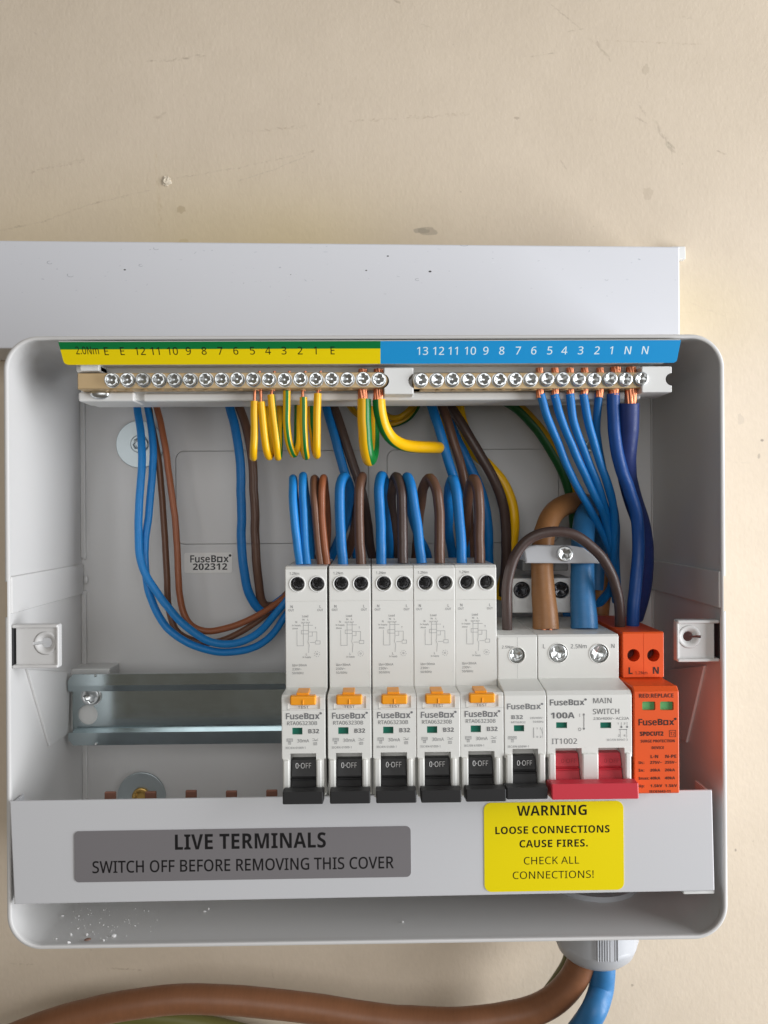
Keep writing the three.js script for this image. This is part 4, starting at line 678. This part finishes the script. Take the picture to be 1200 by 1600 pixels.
wire('navy_wire', 'thick navy blue wire from the neutral bar to the orange surge protector', [[958, 615, 72.5], [959.5, 675, 71], [969, 728, 68], [984, 768, 64], [995, 806, 60], [998, 850, 58], [994, 905, 60], [990, 945, 61], [989, 990, 60]], 2.75, M.navy, { cores: [{ a: [959, 618, 73], b: [959.5, 602, 73], r: 2.3, n: 9 }, { a: [962, 590, 72.5], b: [962, 574, 72.5], r: 2.4, n: 9 }] });
wire('purple_wire', 'thick purple blue cable topped with bare copper, right end of the neutral bar', [[983, 630, 73], [982, 668, 71], [979, 712, 66], [981, 748, 57], [991, 785, 47], [1003, 825, 36], [1008, 870, 28], [1004, 920, 20], [992, 965, 12]], 4.2, M.purple, { cores: [{ a: [985, 636, 73], b: [986, 602, 73.5], r: 2.5, n: 9, splay: 0.15 }, { a: [986, 590, 72.5], b: [986, 574, 72.5], r: 2.3, n: 9 }] });

// ------------------------------------------------------------------ main tails, clamp and terminal block
wire('brown_meter_tail', 'thick tan brown cable with a cut sheath entering the main switch', [[853, 984, 62], [851, 952, 60], [848.5, 915, 57], [847, 872, 54], [850, 835, 50], [862, 806, 44], [884, 789, 36], [910, 786, 26], [934, 800, 17], [945, 840, 10], [942, 900, 9], [936, 960, 9]], (t) => 4.95 + 0.85 * Math.max(0, 1 - t / 0.16) , M.tailBrown, { category: 'cable', sides: 28, cores: [{ a: [853, 988, 62], b: [853, 980, 62], r: 4.6, n: 9 }] });
wire('blue_meter_tail', 'thick mid blue cable entering the main switch under the clamp', [[913, 983, 62], [911.5, 952, 60], [910.5, 915, 57], [910, 872, 53], [911, 835, 46], [917, 802, 36], [928, 790, 25], [938, 806, 16], [938, 850, 10], [932, 920, 9]], (t) => 5.2 + 0.75 * Math.max(0, 1 - t / 0.2), M.tailBlue, { category: 'cable', sides: 28 });
wire('arched_wire', 'dull brown wire arching from the single breaker over the clamp to the surge protector', [[792.5, 990, 64], [791.5, 950, 65.5], [793, 910, 67.5], [804, 869, 69], [828, 841, 70], [862, 830.5, 70.5], [898, 836, 70], [932, 862, 69], [954, 894, 68], [966, 932, 66], [968, 965, 64], [968, 992, 62]], 2.25, M.arch);
{
  const z = 63, p = (x, y, zz = z) => at(x, y, zz);
  const t = thing('cable_clamp', 'grey plastic strap held by a cross-head screw over the two thick cables', 'clamp', p(878, 880, 50));
  const pts = [[818, 858], [822, 880], [939, 880.5], [926, 866], [912, 856], [893, 852.5], [838, 851.5], [826, 853.5]].map(([x, y]) => { const v = p(x, y); return [v.x, v.y]; });
  part('strap', [extrude(poly(pts), z - 3.2, z, 0.7), box(p(822, 870).x, p(822, 878).y, 40, p(829, 870).x, p(822, 858).y, z - 1.5, 0.6)], std(0.50, 0.51, 0.53, 0.5), t);
  const c = p(881.5, 865); part('screw', [...screwHead(c.x, c.y, z, 3.45, 2.0, 0.5), cyl(c.x, c.y, z - 8, z + 0.3, 2.2)], M.zinc, t);
  const b0 = p(818, 893, 44), b1 = p(890, 862, 44); part('clamp_base', [box(b0.x, b0.y, 20, b1.x, b1.y, 42, 0.8), box(p(866, 890).x, b0.y + 1, 40, p(882, 890).x, b1.y, 46, 0.6)], std(0.25, 0.25, 0.24, 0.5), t);
}
{
  const z = 44, p = (x, y) => at(x, y, z), a = p(801, 958), b = p(895, 903);
  const t = thing('terminal_block', 'white terminal block with two dark screws half hidden behind the thick brown cable', 'terminal block', V((a.x + b.x) / 2, a.y, 20));
  const hs = [[815.5, 922], [876.5, 922]].map(([x, y]) => p(x, y));
  part('body', cut(box(a.x, a.y, 22, b.x, b.y, z, 0.6), hs.map((h) => cyl(h.x, h.y, z - 3, z + 2, 4.0))), M.pvc, t);
  for (const h of hs) part('screw', screwHead(h.x, h.y, z - 2.6, 3.8, 2, 0.6, 0.62), M.darkSteel, t);
}
// ------------------------------------------------------------------ gland and cables below the box
{
  const zc = 34, c = at(930, 1471, zc), cx = c.x, yTop = by0 + 0.02, yb = at(930, 1514, zc + 11).y;
  const t = thing('cable_gland', 'grey plastic cable gland with ribbed nut under the right end of the box', 'cable gland', V(cx, yb, zc));
  const R = 19.2, yn = at(930, 1502, zc + R).y;
  const rot = (g) => g.rotateY(0.12).translate(cx, 0, zc);
  const hex = new THREE.CylinderGeometry(R + 0.8, R + 0.8, yTop - 1.2 - yn, 10).translate(0, (yTop - 1.2 + yn) / 2, 0);
  part('nut', rot(hex), M.gland, t);
  const dome = new THREE.LatheGeometry([[9.5, yb + 0.4], [11, yb], [14.5, yb + 0.9], [17.4, yb + 3.6], [19.0, yb + 7.5], [19.4, yn + 1.2], [18.6, yn + 2]].map((v) => new THREE.Vector2(...v)), 48);
  part('dome', rot(dome), M.gland, t);
  const seal = new THREE.CylinderGeometry(9.8, 9.8, 2, 32).translate(0, yb + 2.2, 0); part('seal', rot(seal), M.black, t);
  for (let i = 0; i < 9; i++) { const x = at(934 + i * 3.9, 1490, zc + R).x; part('rib', box(x - 0.32, yn - 0.2, zc + R - 3, x + 0.32, yTop - 2, zc + R + 0.55, 0.25), M.gland, t); }
  part('flange', new THREE.CylinderGeometry(20.4, 20.4, 1.6, 48).translate(cx, yTop - 0.85, zc), M.gland, t);
  part('locknut', new THREE.CylinderGeometry(21.5, 21.5, 2.4, 44).translate(at(925, 1390, zc).x, by0 + WT + 1.25, zc - 1), M.gland, t);
  const out = (name, label, list, r, mat, o = {}) => wire(name, label, list, r, mat, { category: 'cable', sides: 26, ...o });
  out('brown_supply_cable', 'thick brown cable leaving the gland and snaking left along the wall below the box', [[915, 1440, 36], [912, 1490, 36], [897, 1528, 36], [872, 1557, 35], [838, 1577, 33], [790, 1590, 31], [730, 1597, 30], [660, 1597, 27], [580, 1590, 25], [500, 1577.5, 24], [420, 1568, 24], [340, 1562, 24], [270, 1562, 24], [200, 1570, 24], [130, 1585, 24], [60, 1606, 24], [-10, 1635, 24], [-120, 1690, 24]], 6.6, M.tailBrownOut);
  out('green_supply_cable', 'dull green cable behind the thick brown one, showing at the lower left', [[896, 1440, 28], [892, 1500, 27], [874, 1532, 24], [846, 1570, 25], [815, 1606, 18], [720, 1640, 12], [560, 1650, 10], [440, 1630, 10], [350, 1606, 11], [270, 1592, 12], [190, 1588, 12], [125, 1594, 12], [50, 1615, 12], [-60, 1660, 12]], 4.0, std(0.13, 0.125, 0.03, 0.5));
  out('blue_supply_cable', 'thick blue cable leaving the gland and curving down to the left', [[941, 1440, 38], [942, 1515, 38], [939, 1545, 38], [928, 1578, 45], [908, 1608, 42], [870, 1650, 36], [800, 1700, 26]], 5.7, M.tailBlue);
}

renderer.render(scene, camera);
